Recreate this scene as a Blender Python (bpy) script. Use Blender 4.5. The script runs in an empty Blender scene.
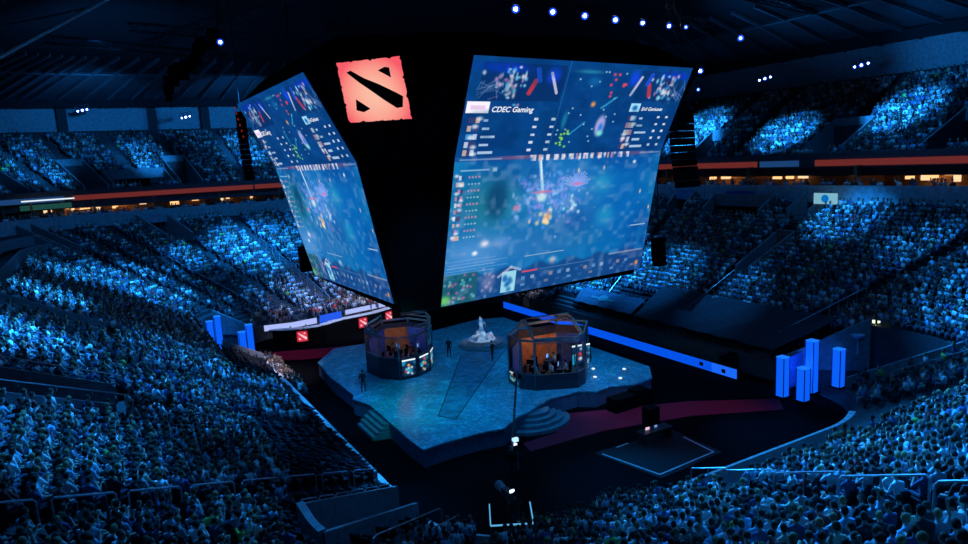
import bpy, bmesh, math, random
import numpy as np
from mathutils import Vector, Matrix

random.seed(11); RNG = np.random.default_rng(11)
PI = math.pi
scene = bpy.context.scene
COL = scene.collection

# ------------------------------------------------------------------ camera, world, exposure
CAMH = 18.0
RM = np.array([[0.8656321059997871, -0.12497028106083602, 0.4848334620402648], [-0.49800975319607016, -0.11502255721025986, 0.8595092187140297], [-0.05164632401209717, -0.9854705678935257, -0.1618036372633487]])          # rows: world X, Y, Z expressed in camera axes (right, down, forward)
right, down, fwd = RM[:, 0], RM[:, 1], RM[:, 2]
cd = bpy.data.cameras.new('camera'); cam = bpy.data.objects.new('camera', cd); COL.objects.link(cam)
cd.sensor_width = 36; cd.lens = 680 / 968 * 36; cd.clip_end = 600; cd.clip_start = .1
cam.matrix_world = Matrix(((right[0], -down[0], -fwd[0], 0), (right[1], -down[1], -fwd[1], 0), (right[2], -down[2], -fwd[2], CAMH), (0, 0, 0, 1)))
scene.camera = cam
w = bpy.data.worlds.new('arena_dark'); scene.world = w; w.use_nodes = True
w.node_tree.nodes['Background'].inputs[0].default_value = (0.01, 0.08, 0.3, 1)
w.node_tree.nodes['Background'].inputs[1].default_value = 0.05
vs = scene.view_settings
vs.view_transform = 'Standard'; vs.look = 'None'; vs.gamma = 1; vs.use_curve_mapping = False; vs.exposure = 0.0

def cam_proj(P):
    P = np.asarray(P, float) - np.array([0, 0, CAMH]); c = P @ RM
    z = np.where(np.abs(c[..., 2]) < .01, .01, c[..., 2])
    return 484 + 680 * c[..., 0] / z, 272 + 680 * c[..., 1] / z, c[..., 2]

BLUE = (0.012, 0.285, .98)
def spot_light(loc, aim, power, angle, color=BLUE, blend=.6, radius=.25, name='spot_light'):
    ld = bpy.data.lights.new(name, 'SPOT'); ld.energy = power; ld.color = color; ld.spot_size = math.radians(angle); ld.spot_blend = blend; ld.shadow_soft_size = radius
    o = bpy.data.objects.new(name, ld); COL.objects.link(o); o.location = loc
    o.rotation_euler = (Vector(aim) - Vector(loc)).to_track_quat('-Z', 'Y').to_euler()
    return o
LIGHTS = [  # (lamp position, aimed at, power, cone, colour): truss moving heads on the stands, then added fills and washes
    ((18, 66, 29), (17, 89, 8), 200000, 26, BLUE), ((14, 66, 29), (9, 88, 8), 90000, 14, BLUE), ((30, 66, 29), (27, 92, 9), 110000, 24, BLUE), ((18, 64, 29), (20, 80, 4), 60000, 30, BLUE),
    ((42, 62, 29), (49.5, 58, 4), 230000, 32, BLUE), ((42, 50, 29), (49, 50, 4), 60000, 26, BLUE), ((44, 44, 29), (48, 41, 4), 30000, 24, BLUE),
    ((44, 40, 29), (58, 36, 10.5), 60000, 22, BLUE), ((44, 40, 29), (55, 28, 9), 40000, 18, BLUE),
    ((46, 40, 29), (68, 38, 20.5), 150000, 19, BLUE), ((46, 44, 29), (66, 49, 19), 130000, 20, BLUE), ((46, 58, 29), (67, 63, 20), 190000, 24, BLUE),
    ((40, 32, 29), (50, 20, 6), 90000, 30, BLUE), ((24, 31, 29), (26, 9, 8), 120000, 34, BLUE), ((34, 31, 29), (37, 14, 6), 110000, 40, BLUE), ((24, 31, 29), (20, 15, 5), 40000, 30, BLUE),
    ((9, 44, 29), (-5, 43, 9), 170000, 24, BLUE), ((9, 34, 29), (-3, 28, 9), 50000, 30, BLUE), ((9, 44, 29), (3, 38, 6), 50000, 34, BLUE),
    ((9, 56, 29), (-4, 60, 9.5), 150000, 20, BLUE), ((9, 56, 29), (3, 50, 6), 70000, 26, BLUE), ((9, 66, 29), (-3, 76, 9), 110000, 20, BLUE), ((9, 60, 29), (5, 66, 5), 90000, 30, BLUE), ((9, 66, 29), (2, 80, 6), 120000, 32, BLUE), ((12, 64, 29), (7, 76, 4), 70000, 30, BLUE), ((24, 31, 29), (17, 7, 9), 120000, 24, BLUE), ((12, 30, 29), (2, 21, 7), 22000, 34, BLUE), ((9, 50, 29), (6, 46, 4), 40000, 30, BLUE),
    ((10, 72, 29), (-6, 103, 20), 90000, 17, BLUE), ((18, 74, 29), (7, 105, 20.5), 110000, 14, BLUE), ((22, 76, 29), (20, 106, 21), 90000, 16, BLUE), ((6, 74, 28), (-12, 98, 20), 60000, 16, BLUE),
    ((0, 40, 30), (1, 40, 0), 6500, 140, BLUE), ((2, 72, 31), (2, 80, 0), 6000, 140, BLUE), ((22, 90, 32), (22, 92, 0), 6000, 140, BLUE),  # added wide fills over the stands, here and on the next line
    ((54, 66, 32), (56, 64, 0), 4500, 140, BLUE), ((56, 34, 31), (56, 30, 0), 4500, 140, BLUE), ((30, 12, 29), (30, 10, 0), 6500, 140, BLUE),
    ((2, 92, 27.2), (0, 114, 27.5), 6000, 80, BLUE), ((20, 94, 26.6), (20, 114, 27), 6000, 80, BLUE), ((24, 38, 8.3), (24, 23, 1.2), 13000, 60, BLUE), ((36, 38, 8.3), (35, 24, 1.2), 13000, 50, BLUE), ((14, 36, 9), (11.3, 31, 1.2), 4500, 60, BLUE), ((14, 44, 9), (11.3, 48, 1.2), 3500, 80, BLUE), ((30, 31, 29), (17, 12, 6), 60000, 30, BLUE), ((62, 40, 25.5), (78, 36, 27.5), 3500, 70, BLUE),  # added spots brightening the upper back wall and barrier cap, plus one stand pool
    ((2, 78, 24), (4, 88, 36), 3000, 110, BLUE), ((58, 50, 25), (66, 46, 36), 2600, 120, BLUE),  # added uplights brightening the roof panels
]
SW_ = (0.006, .38, 1.0)
STAGE_LIGHTS = [
    ((14, 34, 14), (18.0, 42.6, 1.2), 4200, 36, (0.0, .75, .62)),  # added teal spot, makes the cyan reflection on the deck's left front
    ((30, 33, 18), (30, 38.3, 1.2), 4200, 26, (0.16, .42, 1.0)),
    ((20, 42, 8.4), (19, 41, 0), 900, 150, SW_), ((33, 42, 8.4), (33, 41, 0), 900, 150, SW_), ((26, 47, 8.4), (26, 47, 0), 900, 150, SW_),  # added washes below the screen cluster to brighten the deck, next line too
    ((20, 54, 8.4), (20, 55, 0), 800, 150, SW_), ((33, 54, 8.4), (33, 55, 0), 900, 150, SW_),
    ((16, 33, 22), (20, 38, 1.2), 6000, 60, SW_), ((32, 31, 22), (31, 38, 1.2), 4000, 50, SW_),
    ((28, 50, 8.4), (29.5, 53.3, 2.2), 900, 34, (.85, .92, 1.0)),
    ((9, 50, 24), (12.2, 59, 1.0), 30000, 20, (.75, .7, 1.0)),
    ((24, 63.5, 12), (23.5, 73.5, 2), 7500, 70, (.6, .65, 1.0)),
    ((40, 66, 25), (45.2, 68, 2.5), 16000, 22, (.75, .75, 1.0)),
    ((36, 26, 25), (33, 32, 0), 1300, 34, (1.0, .03, .18)),  # added red spots over both carpets, bringing out their crimson
    ((12, 60, 20), (17, 65, 0), 1300, 34, (1.0, .03, .18)),
]
for a in LIGHTS: spot_light(a[0], a[1], a[2], a[3], a[4], 1.0)
for a in STAGE_LIGHTS: spot_light(a[0], a[1], a[2], a[3], a[4], .8)

# ------------------------------------------------------------------ materials
MATS = {}
def mat(name, col, rough=.7, metal=0, var=.25, scale=3.0, emit=None, estr=1.0, spec=.3):
    if name in MATS: return MATS[name]
    m = bpy.data.materials.new(name); m.use_nodes = True; nt = m.node_tree; b = nt.nodes['Principled BSDF']
    b.inputs['Roughness'].default_value = rough; b.inputs['Metallic'].default_value = metal; b.inputs['Specular IOR Level'].default_value = spec
    tc = nt.nodes.new('ShaderNodeTexCoord'); nz = nt.nodes.new('ShaderNodeTexNoise'); nz.inputs['Scale'].default_value = scale; nz.inputs['Detail'].default_value = 4
    nt.links.new(tc.outputs['Object'], nz.inputs['Vector'])
    rp = nt.nodes.new('ShaderNodeValToRGB'); rp.color_ramp.elements[0].position = .3; rp.color_ramp.elements[1].position = .7
    lo = [max(0, c * (1 - var)) for c in col]; hi = [min(1, c * (1 + var)) for c in col]
    rp.color_ramp.elements[0].color = (*lo, 1); rp.color_ramp.elements[1].color = (*hi, 1)
    nt.links.new(nz.outputs['Fac'], rp.inputs['Fac']); nt.links.new(rp.outputs['Color'], b.inputs['Base Color'])
    if emit is not None:
        b.inputs['Emission Strength'].default_value = estr; b.inputs['Emission Color'].default_value = (*emit, 1)
    MATS[name] = m; return m
concrete = mat('concrete', (.22, .23, .25), .8)
concrete_dark = mat('concrete_dark', (.06, .063, .07), .85)
parapet_m = mat('painted_parapet', (.22, .24, .26), .6)
floor_m = mat('black_floor', (.003, .003, .004), .9, spec=.02)
black = mat('black_fabric', (.004, .004, .005), .9, spec=.05)
dark_metal = mat('dark_metal', (.04, .04, .05), .45, .6)
rail_metal = mat('rail_metal', (.5, .52, .55), .35, .7)
ceil_m = mat('roof_panel', (.085, .10, .12), .8)
rib_m = mat('roof_rib', (.13, .15, .17), .6)
wood_warm = mat('suite_wall', (.20, .11, .06), .7)
seat_m = mat('seat_plastic', (.012, .014, .02), .6, spec=.15)
white_p = mat('white_plaster', (.75, .75, .78), .55)
carpet_m = mat('crimson_carpet', (.42, .006, .03), .95, scale=12)
tarp_m = mat('dark_tarp', (.03, .032, .04), .9)
glass_m = bpy.data.materials.new('booth_glass'); glass_m.use_nodes = True
_b = glass_m.node_tree.nodes['Principled BSDF']; _b.inputs['Transmission Weight'].default_value = 1; _b.inputs['Roughness'].default_value = .02; _b.inputs['IOR'].default_value = 1.05; _b.inputs['Base Color'].default_value = (.75, .85, .95, 1)
def emis(name, col, s=1.0):
    return mat(name, (.02, .02, .02), .6, emit=col, estr=s)
lens_m = emis('lamp_lens', (.55, .75, 1.0), 14)
lens_dim = emis('lamp_lens_dim', (.45, .7, 1.0), 3)
halo_blue = emis('lamp_lens_halo', (.01, .08, 1.0), 1.2)
strip_blue = emis('blue_led', (.001, .085, .8), 1.0)
column_blue = emis('column_led', (.003, .115, .95), 1.0)
ribbon_red = emis('ribbon_red', (.14, .02, .015), 1.0)
ribbon_blue = emis('ribbon_blue', (.01, .05, .16), 1.0)
warm_l = emis('warm_lamp', (1.0, .50, .20), 1.5)
warm_d = emis('warm_glow', (.6, .22, .07), .55)
sign_red = emis('sign_red', (.9, .12, .12), 1.0)
white_led = emis('white_led', (.42, .5, .95), 1.0)

def attr_mat(name, attr, rough=.8, emission=False, strength=1.0):
    m = bpy.data.materials.new(name); m.use_nodes = True; nt = m.node_tree; b = nt.nodes['Principled BSDF']
    a = nt.nodes.new('ShaderNodeAttribute'); a.attribute_name = attr
    if emission:
        b.inputs['Base Color'].default_value = (.01, .01, .01, 1); b.inputs['Specular IOR Level'].default_value = .1
        nt.links.new(a.outputs['Color'], b.inputs['Emission Color']); b.inputs['Emission Strength'].default_value = strength
    else:
        nt.links.new(a.outputs['Color'], b.inputs['Base Color'])
    b.inputs['Roughness'].default_value = rough; return m
crowd_m = attr_mat('crowd_clothes', 'tone', .85)
screen_m = attr_mat('screen_picture', 'tone', .5, True, 1.0)
def objcol_mat(name, rough=.85):
    m = bpy.data.materials.new(name); m.use_nodes = True; nt = m.node_tree; b = nt.nodes['Principled BSDF']
    a = nt.nodes.new('ShaderNodeObjectInfo'); nt.links.new(a.outputs['Color'], b.inputs['Base Color']); b.inputs['Roughness'].default_value = rough; return m
shirt_m = objcol_mat('shirt_cloth')
hair_m = objcol_mat('hair')
skin_m = mat('skin', (.48, .30, .22), .6, var=.1)
denim_m = mat('dark_trousers', (.035, .045, .075), .9)
shoe_m = mat('shoes', (.03, .03, .03), .6)
BODY_MATS = [skin_m, shirt_m, denim_m, shoe_m]

# ------------------------------------------------------------------ object helpers
def tag(o, label, cat, group=None, kind=None):
    if label: o['label'] = label
    if cat: o['category'] = cat
    if group: o['group'] = group
    if kind: o['kind'] = kind
    return o
def struct(o): o['kind'] = 'structure'; return o
def empty(name, loc, label, cat, group=None, rz=0):
    o = bpy.data.objects.new(name, None); COL.objects.link(o); o.location = loc; o.rotation_euler = (0, 0, rz); o.empty_display_size = .2
    return tag(o, label, cat, group)
class MB:
    def __init__(s): s.v = []; s.f = []; s.m = []
    def add(s, vs, fs, m=0):
        n = len(s.v); s.v += [tuple(map(float, p)) for p in vs]; s.f += [tuple(i + n for i in f) for f in fs]; s.m += [m] * len(fs)
    def box(s, c, d, m=0, rz=0):
        x, y, z = c; a, b, h = d[0] / 2, d[1] / 2, d[2] / 2; cs, sn = math.cos(rz), math.sin(rz)
        vs = [(x + px * cs - py * sn, y + px * sn + py * cs, z + pz) for px, py, pz in ((-a, -b, -h), (a, -b, -h), (a, b, -h), (-a, b, -h), (-a, -b, h), (a, -b, h), (a, b, h), (-a, b, h))]
        s.add(vs, [(3, 2, 1, 0), (4, 5, 6, 7), (0, 1, 5, 4), (1, 2, 6, 5), (2, 3, 7, 6), (3, 0, 4, 7)], m)
    def bar(s, p, q, wd, hh=None, m=0):      # rectangular bar between two points
        hh = hh or wd; p = Vector(p); q = Vector(q); d = (q - p)
        if d.length < 1e-6: return
        d.normalize(); up = Vector((0, 0, 1))
        if abs(d.z) > .95: up = Vector((1, 0, 0))
        a = d.cross(up).normalized() * wd / 2; b = a.cross(d).normalized() * hh / 2
        vs = [p - a - b, p + a - b, p + a + b, p - a + b, q - a - b, q + a - b, q + a + b, q - a + b]
        s.add(vs, [(3, 2, 1, 0), (4, 5, 6, 7), (0, 1, 5, 4), (1, 2, 6, 5), (2, 3, 7, 6), (3, 0, 4, 7)], m)
    def tube(s, pts, rad, n=8, m=0, cap=True):
        pts = [Vector(p) for p in pts]; rad = rad if isinstance(rad, (list, tuple)) else [rad] * len(pts); base = len(s.v); u = None
        for i, p in enumerate(pts):
            d = (pts[min(i + 1, len(pts) - 1)] - pts[max(i - 1, 0)]).normalized()
            if u is None: u = d.orthogonal().normalized()
            else: u = (u - d * u.dot(d)).normalized()
            v = d.cross(u)
            for k in range(n):
                a = 2 * PI * k / n; s.v.append(tuple(p + (u * math.cos(a) + v * math.sin(a)) * rad[i]))
        for i in range(len(pts) - 1):
            for k in range(n):
                s.f.append((base + i * n + k, base + i * n + (k + 1) % n, base + (i + 1) * n + (k + 1) % n, base + (i + 1) * n + k)); s.m.append(m)
        if cap:
            s.f.append(tuple(base + k for k in range(n))[::-1]); s.m.append(m)
            s.f.append(tuple(base + (len(pts) - 1) * n + k for k in range(n))); s.m.append(m)
    def lathe(s, prof, c=(0, 0, 0), n=16, m=0, sx=1, sy=1):
        base = len(s.v)
        for r, z in prof:
            for k in range(n):
                a = 2 * PI * k / n; s.v.append((c[0] + r * sx * math.cos(a), c[1] + r * sy * math.sin(a), c[2] + z))
        for i in range(len(prof) - 1):
            for k in range(n):
                s.f.append((base + i * n + k, base + i * n + (k + 1) % n, base + (i + 1) * n + (k + 1) % n, base + (i + 1) * n + k)); s.m.append(m)
        s.f.append(tuple(base + k for k in range(n))[::-1]); s.m.append(m)
        s.f.append(tuple(base + (len(prof) - 1) * n + k for k in range(n))); s.m.append(m)
    def prism(s, poly, z0, z1, m=0):
        n = len(poly); vs = [(x, y, z0) for x, y in poly] + [(x, y, z1) for x, y in poly]
        s.add(vs, [tuple(range(n))[::-1], tuple(range(n, 2 * n))] + [(i, (i + 1) % n, n + (i + 1) % n, n + i) for i in range(n)], m)
    def mesh(s, name, mats):
        me = bpy.data.meshes.new(name); me.from_pydata(s.v, [], s.f)
        for mm in (mats if isinstance(mats, (list, tuple)) else [mats]): me.materials.append(mm)
        me.polygons.foreach_set('material_index', s.m); me.update(); return me
    def build(s, name, mats, parent=None, world_origin=None, smooth=False):
        me = s.mesh(name, mats)
        if world_origin is not None:
            me.transform(Matrix.Translation(-Vector(world_origin)))
        if smooth: me.polygons.foreach_set('use_smooth', [True] * len(me.polygons))
        o = bpy.data.objects.new(name, me); COL.objects.link(o)
        if parent is not None: o.parent = parent
        elif world_origin is not None: o.location = world_origin
        return o
def np_mesh(name, V, Fq, mats, tone=None, smooth=False):
    """big mesh from numpy arrays: V (n,3), Fq (m,k)"""
    me = bpy.data.meshes.new(name); k = Fq.shape[1]
    me.vertices.add(len(V)); me.vertices.foreach_set('co', np.ascontiguousarray(V, np.float32).ravel())
    me.loops.add(Fq.size); me.loops.foreach_set('vertex_index', np.ascontiguousarray(Fq, np.int32).ravel())
    me.polygons.add(len(Fq)); me.polygons.foreach_set('loop_start', np.arange(0, Fq.size, k, dtype=np.int32)); me.polygons.foreach_set('loop_total', np.full(len(Fq), k, np.int32))
    for mm in (mats if isinstance(mats, (list, tuple)) else [mats]): me.materials.append(mm)
    if tone is not None:
        a = me.color_attributes.new('tone', 'FLOAT_COLOR', 'POINT'); c = np.ones((len(V), 4), np.float32); c[:, :3] = tone; a.data.foreach_set('color', c.ravel())
    if smooth: me.polygons.foreach_set('use_smooth', np.ones(len(Fq), bool))
    me.update(calc_edges=True); return me

# ------------------------------------------------------------------ bowl geometry
IN = dict(x0=11.3, x1=44, y0=23, y1=75, r=(8, 5, 5, 6)); OUT = dict(x0=-11, x1=60, y0=0, y1=97, r=(15, 12, 12, 10))
UIN = dict(x0=-13, x1=62, y0=-2, y1=98, r=(16, 13, 13, 11)); UOUT = dict(x0=-29, x1=78, y0=-18, y1=114, r=(26, 22, 22, 20))
def loop(L, t):
    t = t % 8; k = int(t); f = t - k; x0, x1, y0, y1 = L['x0'], L['x1'], L['y0'], L['y1']; rE, rN, rW, rS = L['r']
    def arc(cx, cy, r, a0):
        a = math.radians(a0 + 90 * f); return np.array([cx + r * math.cos(a), cy + r * math.sin(a)])
    if k == 0: return np.array([x0 + rS + (x1 - rE - x0 - rS) * f, y0])
    if k == 1: return arc(x1 - rE, y0 + rE, rE, -90)
    if k == 2: return np.array([x1, y0 + rE + (y1 - rN - y0 - rE) * f])
    if k == 3: return arc(x1 - rN, y1 - rN, rN, 0)
    if k == 4: return np.array([x1 - rN + (x0 + rW - x1 + rN) * f, y1])
    if k == 5: return arc(x0 + rW, y1 - rW, rW, 90)
    if k == 6: return np.array([x0, y1 - rW + (y0 + rS - y1 + rW) * f])
    return arc(x0 + rS, y0 + rS, rS, 180)
LOW = dict(a=IN, b=OUT, z0=1.2, z1=12.4, rows=33)
UPP = dict(a=UIN, b=UOUT, z0=16.0, z1=25.0, rows=20)
def xy(D, t, s):
    p = loop(D['a'], t); q = loop(D['b'], t); return p + (q - p) * s
def zrow(D, r): return D['z0'] + (D['z1'] - D['z0']) * r / D['rows']
def zs(D, s): return D['z0'] + (D['z1'] - D['z0']) * s
# vomitories and platforms cut into the rows: (t0, t1, s0, s1)
LOWCUTS = [(2.33, 2.358, .44, .70), (2.35, 2.385, .86, 1.0), (2.585, 2.625, .86, 1.0), (2.43, 2.54, .84, .96), (4.855, 4.925, .78, 1.0), (5.43, 5.53, .76, 1.0),
           (6.69, 6.75, .52, .92), (6.40, 6.45, .52, .84), (6.975, 7.12, 0, .26), (1.62, 2.03, 0, .26), (5.56, 6.34, .82, .9), (5.56, 6.24, 0, .14), (3.45, 3.6, .3, .6), (4.3, 4.35, .76, 1.0), (2.84, 2.88, .5, .8)]
UPPCUTS = [(4.955, 5.02, .04, .42), (4.73, 4.785, .04, .42), (4.80, 4.94, .06, .24), (2.375, 2.43, .06, .36), (2.22, 2.27, .06, .38), (2.60, 2.64, .04, .34), (4.45, 4.5, .04, .42), (5.3, 5.4, .04, .42), (2.82, 2.87, .06, .36)]
LOWAISLES = [.3, .62, .93, 1.22, 1.5, 2.105, 2.345, 2.605, 2.86, 3.2, 3.55, 3.85, 4.12, 4.325, 4.52, 4.70, 4.89, 5.06, 5.28, 5.48, 5.75, 6.05, 6.22, 6.425, 6.58, 6.72, 6.93, 7.3, 7.6]
UPPAISLES = [2.13, 2.245, 2.40, 2.55, 2.62, 2.73, 2.845, 3.3, 3.7, 4.15, 4.32, 4.475, 4.62, 4.757, 4.87, 4.987, 5.17, 5.35, 5.6, 5.9]

def terrace(name, D, cuts, t0, t1):
    N = D['rows']; ts = set(np.round(np.arange(t0, t1 + 1e-6, .02), 4))
    for c in cuts: ts |= {round(c[0], 4), round(c[1], 4)}
    ts = sorted(x for x in ts if t0 - 1e-6 <= x <= t1 + 1e-6); nt = len(ts)
    V = []; F = []
    Hh = np.zeros((N, nt - 1))
    for r in range(N):
        sm = (r + .5) / N
        for j in range(nt - 1):
            tm = (ts[j] + ts[j + 1]) / 2; h = zrow(D, r + 1)
            for c in cuts:
                if c[0] < tm < c[1] and c[2] < sm < c[3]: h = zs(D, c[2]) + (.0 if c[2] > 0 else -1.15)
            Hh[r, j] = h
    P = np.array([[xy(D, t, r / N) for t in ts] for r in range(N + 1)])
    def quad(a, b, c, d): n = len(V); V.extend((a, b, c, d)); F.append((n, n + 1, n + 2, n + 3))
    for r in range(N):
        for j in range(nt - 1):
            h = Hh[r, j]; a, b, c, d = P[r, j], P[r, j + 1], P[r + 1, j + 1], P[r + 1, j]
            quad((*a, h), (*b, h), (*c, h), (*d, h))
            h0 = Hh[r - 1, j] if r else D['z0'] - 1.2
            if abs(h - h0) > 1e-6: quad((*a, h0), (*b, h0), (*b, h), (*a, h))
            if j < nt - 2 and abs(Hh[r, j + 1] - h) > 1e-6: quad((*b, h), (*c, h), (*c, Hh[r, j + 1]), (*b, Hh[r, j + 1]))
            if r == N - 1 and abs(D['z1'] - h) > .5: quad((*d, h), (*c, h), (*c, D['z1']), (*d, D['z1']))
    me = np_mesh(name, np.array(V), np.array(F), concrete_dark); o = bpy.data.objects.new(name, me); COL.objects.link(o); return struct(o)
terrace('lower_terrace', LOW, LOWCUTS, 0, 8)
terrace('upper_terrace', UPP, UPPCUTS, 1.6, 6.6)

fl = MB(); fl.prism([(8, 20), (47.5, 20), (47.5, 78), (8, 78)], -.3, 0); struct(fl.build('floor', floor_m))

def wall_ribbon(name, pts_lo, pts_hi, m, thick=.15):
    """thin solid wall following two matching polylines"""
    b = MB(); n = len(pts_lo)
    for i in range(n - 1):
        p, q, r, s = map(Vector, (pts_lo[i], pts_lo[i + 1], pts_hi[i + 1], pts_hi[i])); nrm = (q - p).cross(s - p)
        if nrm.length < 1e-6: continue
        nrm = nrm.normalized() * thick
        vs = [p, q, r, s, p + nrm, q + nrm, r + nrm, s + nrm]
        b.add(vs, [(0, 1, 2, 3), (7, 6, 5, 4), (0, 4, 5, 1), (1, 5, 6, 2), (2, 6, 7, 3), (3, 7, 4, 0)])
    return b.build(name, m)
def ring(L, z, t0, t1, off=0, dt=.05):
    out = []
    for t in np.arange(t0, t1 + 1e-6, dt):
        p = loop(L, t)
        if off:
            q = loop(L, t + .002) - loop(L, t - .002); q /= (np.linalg.norm(q) + 1e-9); p = p + np.array([q[1], -q[0]]) * off
        out.append((p[0], p[1], z))
    return out
# low wall round the event floor, its lit cap
for nm, t0, t1 in (('wall_near', 0, 1.6), ('wall_far_right', 2.04, 3.5), ('wall_far_left', 3.5, 5.5), ('wall_left', 6.24, 6.98), ('wall_corner', 7.1, 8.0)):
    struct(wall_ribbon(nm, ring(IN, 0, t0, t1, -.12), ring(IN, 1.25, t0, t1, -.12), concrete_dark, .2))
cap_m = mat('barrier_cap', (.75, .8, .85), .5)
for nm, t0, t1 in (('trim_near', 0, 1.3), ('trim_left', 6.3, 6.95), ('trim_corner', 7.15, 7.95)):
    b = MB(); a = ring(IN, 1.28, t0, t1, -.05, .025)
    for i in range(len(a) - 1): b.bar(a[i], a[i + 1], .8, .12)
    struct(b.build(nm, cap_m))
# fascia band above the lower rows, suites, upper fascia
struct(wall_ribbon('wall_fascia', ring(OUT, 12.0, 1.6, 6.6, .1), ring(OUT, 14.0, 1.6, 6.6, .1), mat('fascia_panel', (.42, .48, .52), .6), .15))
struct(wall_ribbon('wall_suites', ring(OUT, 12.4, 1.6, 6.6, 5.5), ring(OUT, 16.2, 1.6, 6.6, 5.5), wood_warm, .2))
def flat_ring(name, a, b, m):
    B = MB(); n = len(a)
    for i in range(n - 1): B.add([a[i], a[i + 1], b[i + 1], b[i]], [(0, 1, 2, 3)])
    return struct(B.build(name, m))
flat_ring('floor_suites', ring(OUT, 13.2, 1.6, 6.6, .1), ring(OUT, 13.2, 1.6, 6.6, 6), concrete_dark)
flat_ring('ceiling_suites', ring(OUT, 15.7, 1.6, 6.6, 1.0), ring(OUT, 15.7, 1.6, 6.6, 6), concrete_dark)
struct(wall_ribbon('wall_upper_back', ring(UOUT, 24.8, 1.6, 6.6, .3), ring(UOUT, 29.6, 1.6, 6.6, .3), mat('upper_wall', (.45, .5, .55), .8), .2))
# upper fascia: LED ribbon boards in lengths
UF0 = [(1.7, 2.30, ribbon_red, 'red'), (2.30, 2.42, ribbon_red, 'red'), (2.425, 2.49, ribbon_blue, 'dim blue'), (2.495, 3.0, ribbon_red, 'red'), (3.0, 4.0, ribbon_red, 'red'), (4.0, 4.6, ribbon_red, 'red'), (4.605, 5.14, ribbon_red, 'red'), (5.15, 6.4, ribbon_blue, 'dim')]
struct(wall_ribbon('wall_upper_front', ring(UIN, 15.7, 1.6, 6.6, -.05), ring(UIN, 17.0, 1.6, 6.6, -.05), concrete_dark, .15))
where = ['at the far right edge of the photo', 'right of the dim blue stretch on the right balcony', 'between two red lengths on the right balcony', 'left of the dim blue stretch, next to the big screen', 'round the far corner behind the screens', 'behind the left hanging screen', 'along the left balcony above the glowing suites', 'round the left corner of the balcony']
for (t0, t1, m, nm), wh in zip(UF0, where):
    lo = ring(UIN, 15.75, t0, t1, -.25, min(.05, (t1 - t0) / 2)); hi = ring(UIN, 16.35, t0, t1, -.25, min(.05, (t1 - t0) / 2))
    o = wall_ribbon('ribbon_board', lo, hi, m, .08)
    tag(o, '%s LED ribbon board %s' % (nm, wh), 'led board', 'ribbon boards on the balcony front')

# ------------------------------------------------------------------ parapets round every cut
def cut_parapets(D, cuts, tag_):
    for i, c in enumerate(cuts):
        b = MB(); N = 10
        hgt = .62; tk = .2
        for te in (c[0], c[1]):
            for k in range(N):
                s0 = c[2] + (c[3] - c[2]) * k / N; s1 = c[2] + (c[3] - c[2]) * (k + 1) / N
                p = xy(D, te, s0); q = xy(D, te, s1); zp, zq = zs(D, s0) + .45, zs(D, s1) + .45
                d = Vector((q[0] - p[0], q[1] - p[1], 0)).normalized(); nn = Vector((-d.y, d.x, 0)) * tk / 2
                P, Q = Vector((*p, 0)), Vector((*q, 0))
                zb = zs(D, c[2])
                vs = []
                for A, z in ((P, zp), (Q, zq)):
                    for sg in (-1, 1):
                        for zz in (zb, z + hgt): vs.append((A.x + nn.x * sg, A.y + nn.y * sg, zz))
                b.add(vs, [(0, 1, 3, 2), (4, 6, 7, 5), (0, 4, 5, 1), (2, 3, 7, 6), (1, 5, 7, 3), (0, 2, 6, 4)])
        # header wall at the back
        if c[3] < .99 and c[1] - c[0] < .3:
            M = max(2, int((c[1] - c[0]) / .03)); z = zs(D, c[3]) + .5
            for k in range(M):
                p = xy(D, c[0] + (c[1] - c[0]) * k / M, c[3]); q = xy(D, c[0] + (c[1] - c[0]) * (k + 1) / M, c[3])
                b.bar((*p, z), (*q, z), .3, 1.3)
        if c[1] - c[0] > .3 and c[2] > 0:
            M = 30
            for sx_ in ((c[2], c[3]) if c[2] > 0 else (c[3],)):
                for k in range(M):
                    p = xy(D, c[0] + (c[1] - c[0]) * k / M, sx_); q = xy(D, c[0] + (c[1] - c[0]) * (k + 1) / M, sx_); z = zs(D, sx_) + .5
                    b.bar((*p, z), (*q, z), .2, 1.1)
        o = b.build('trim_%s_portal' % tag_, parapet_m); struct(o)
        # dark doorway at the back of the passage
        if c[2] > 0 and c[1] - c[0] < .2:
            tm0 = c[0] + (c[1] - c[0]) * .25; tm1 = c[0] + (c[1] - c[0]) * .75; sb = c[3] - .004
            p = xy(D, tm0, sb); q = xy(D, tm1, sb); z0 = zs(D, c[2]); z1 = min(z0 + 2.2, zs(D, c[3]))
            d = MB(); d.add([(*p, z0), (*q, z0), (*q, z1), (*p, z1)], [(0, 1, 2, 3)]); struct(d.build('door_%s' % tag_, black))
cut_parapets(LOW, LOWCUTS, 'lower'); cut_parapets(UPP, UPPCUTS, 'upper')
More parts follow.
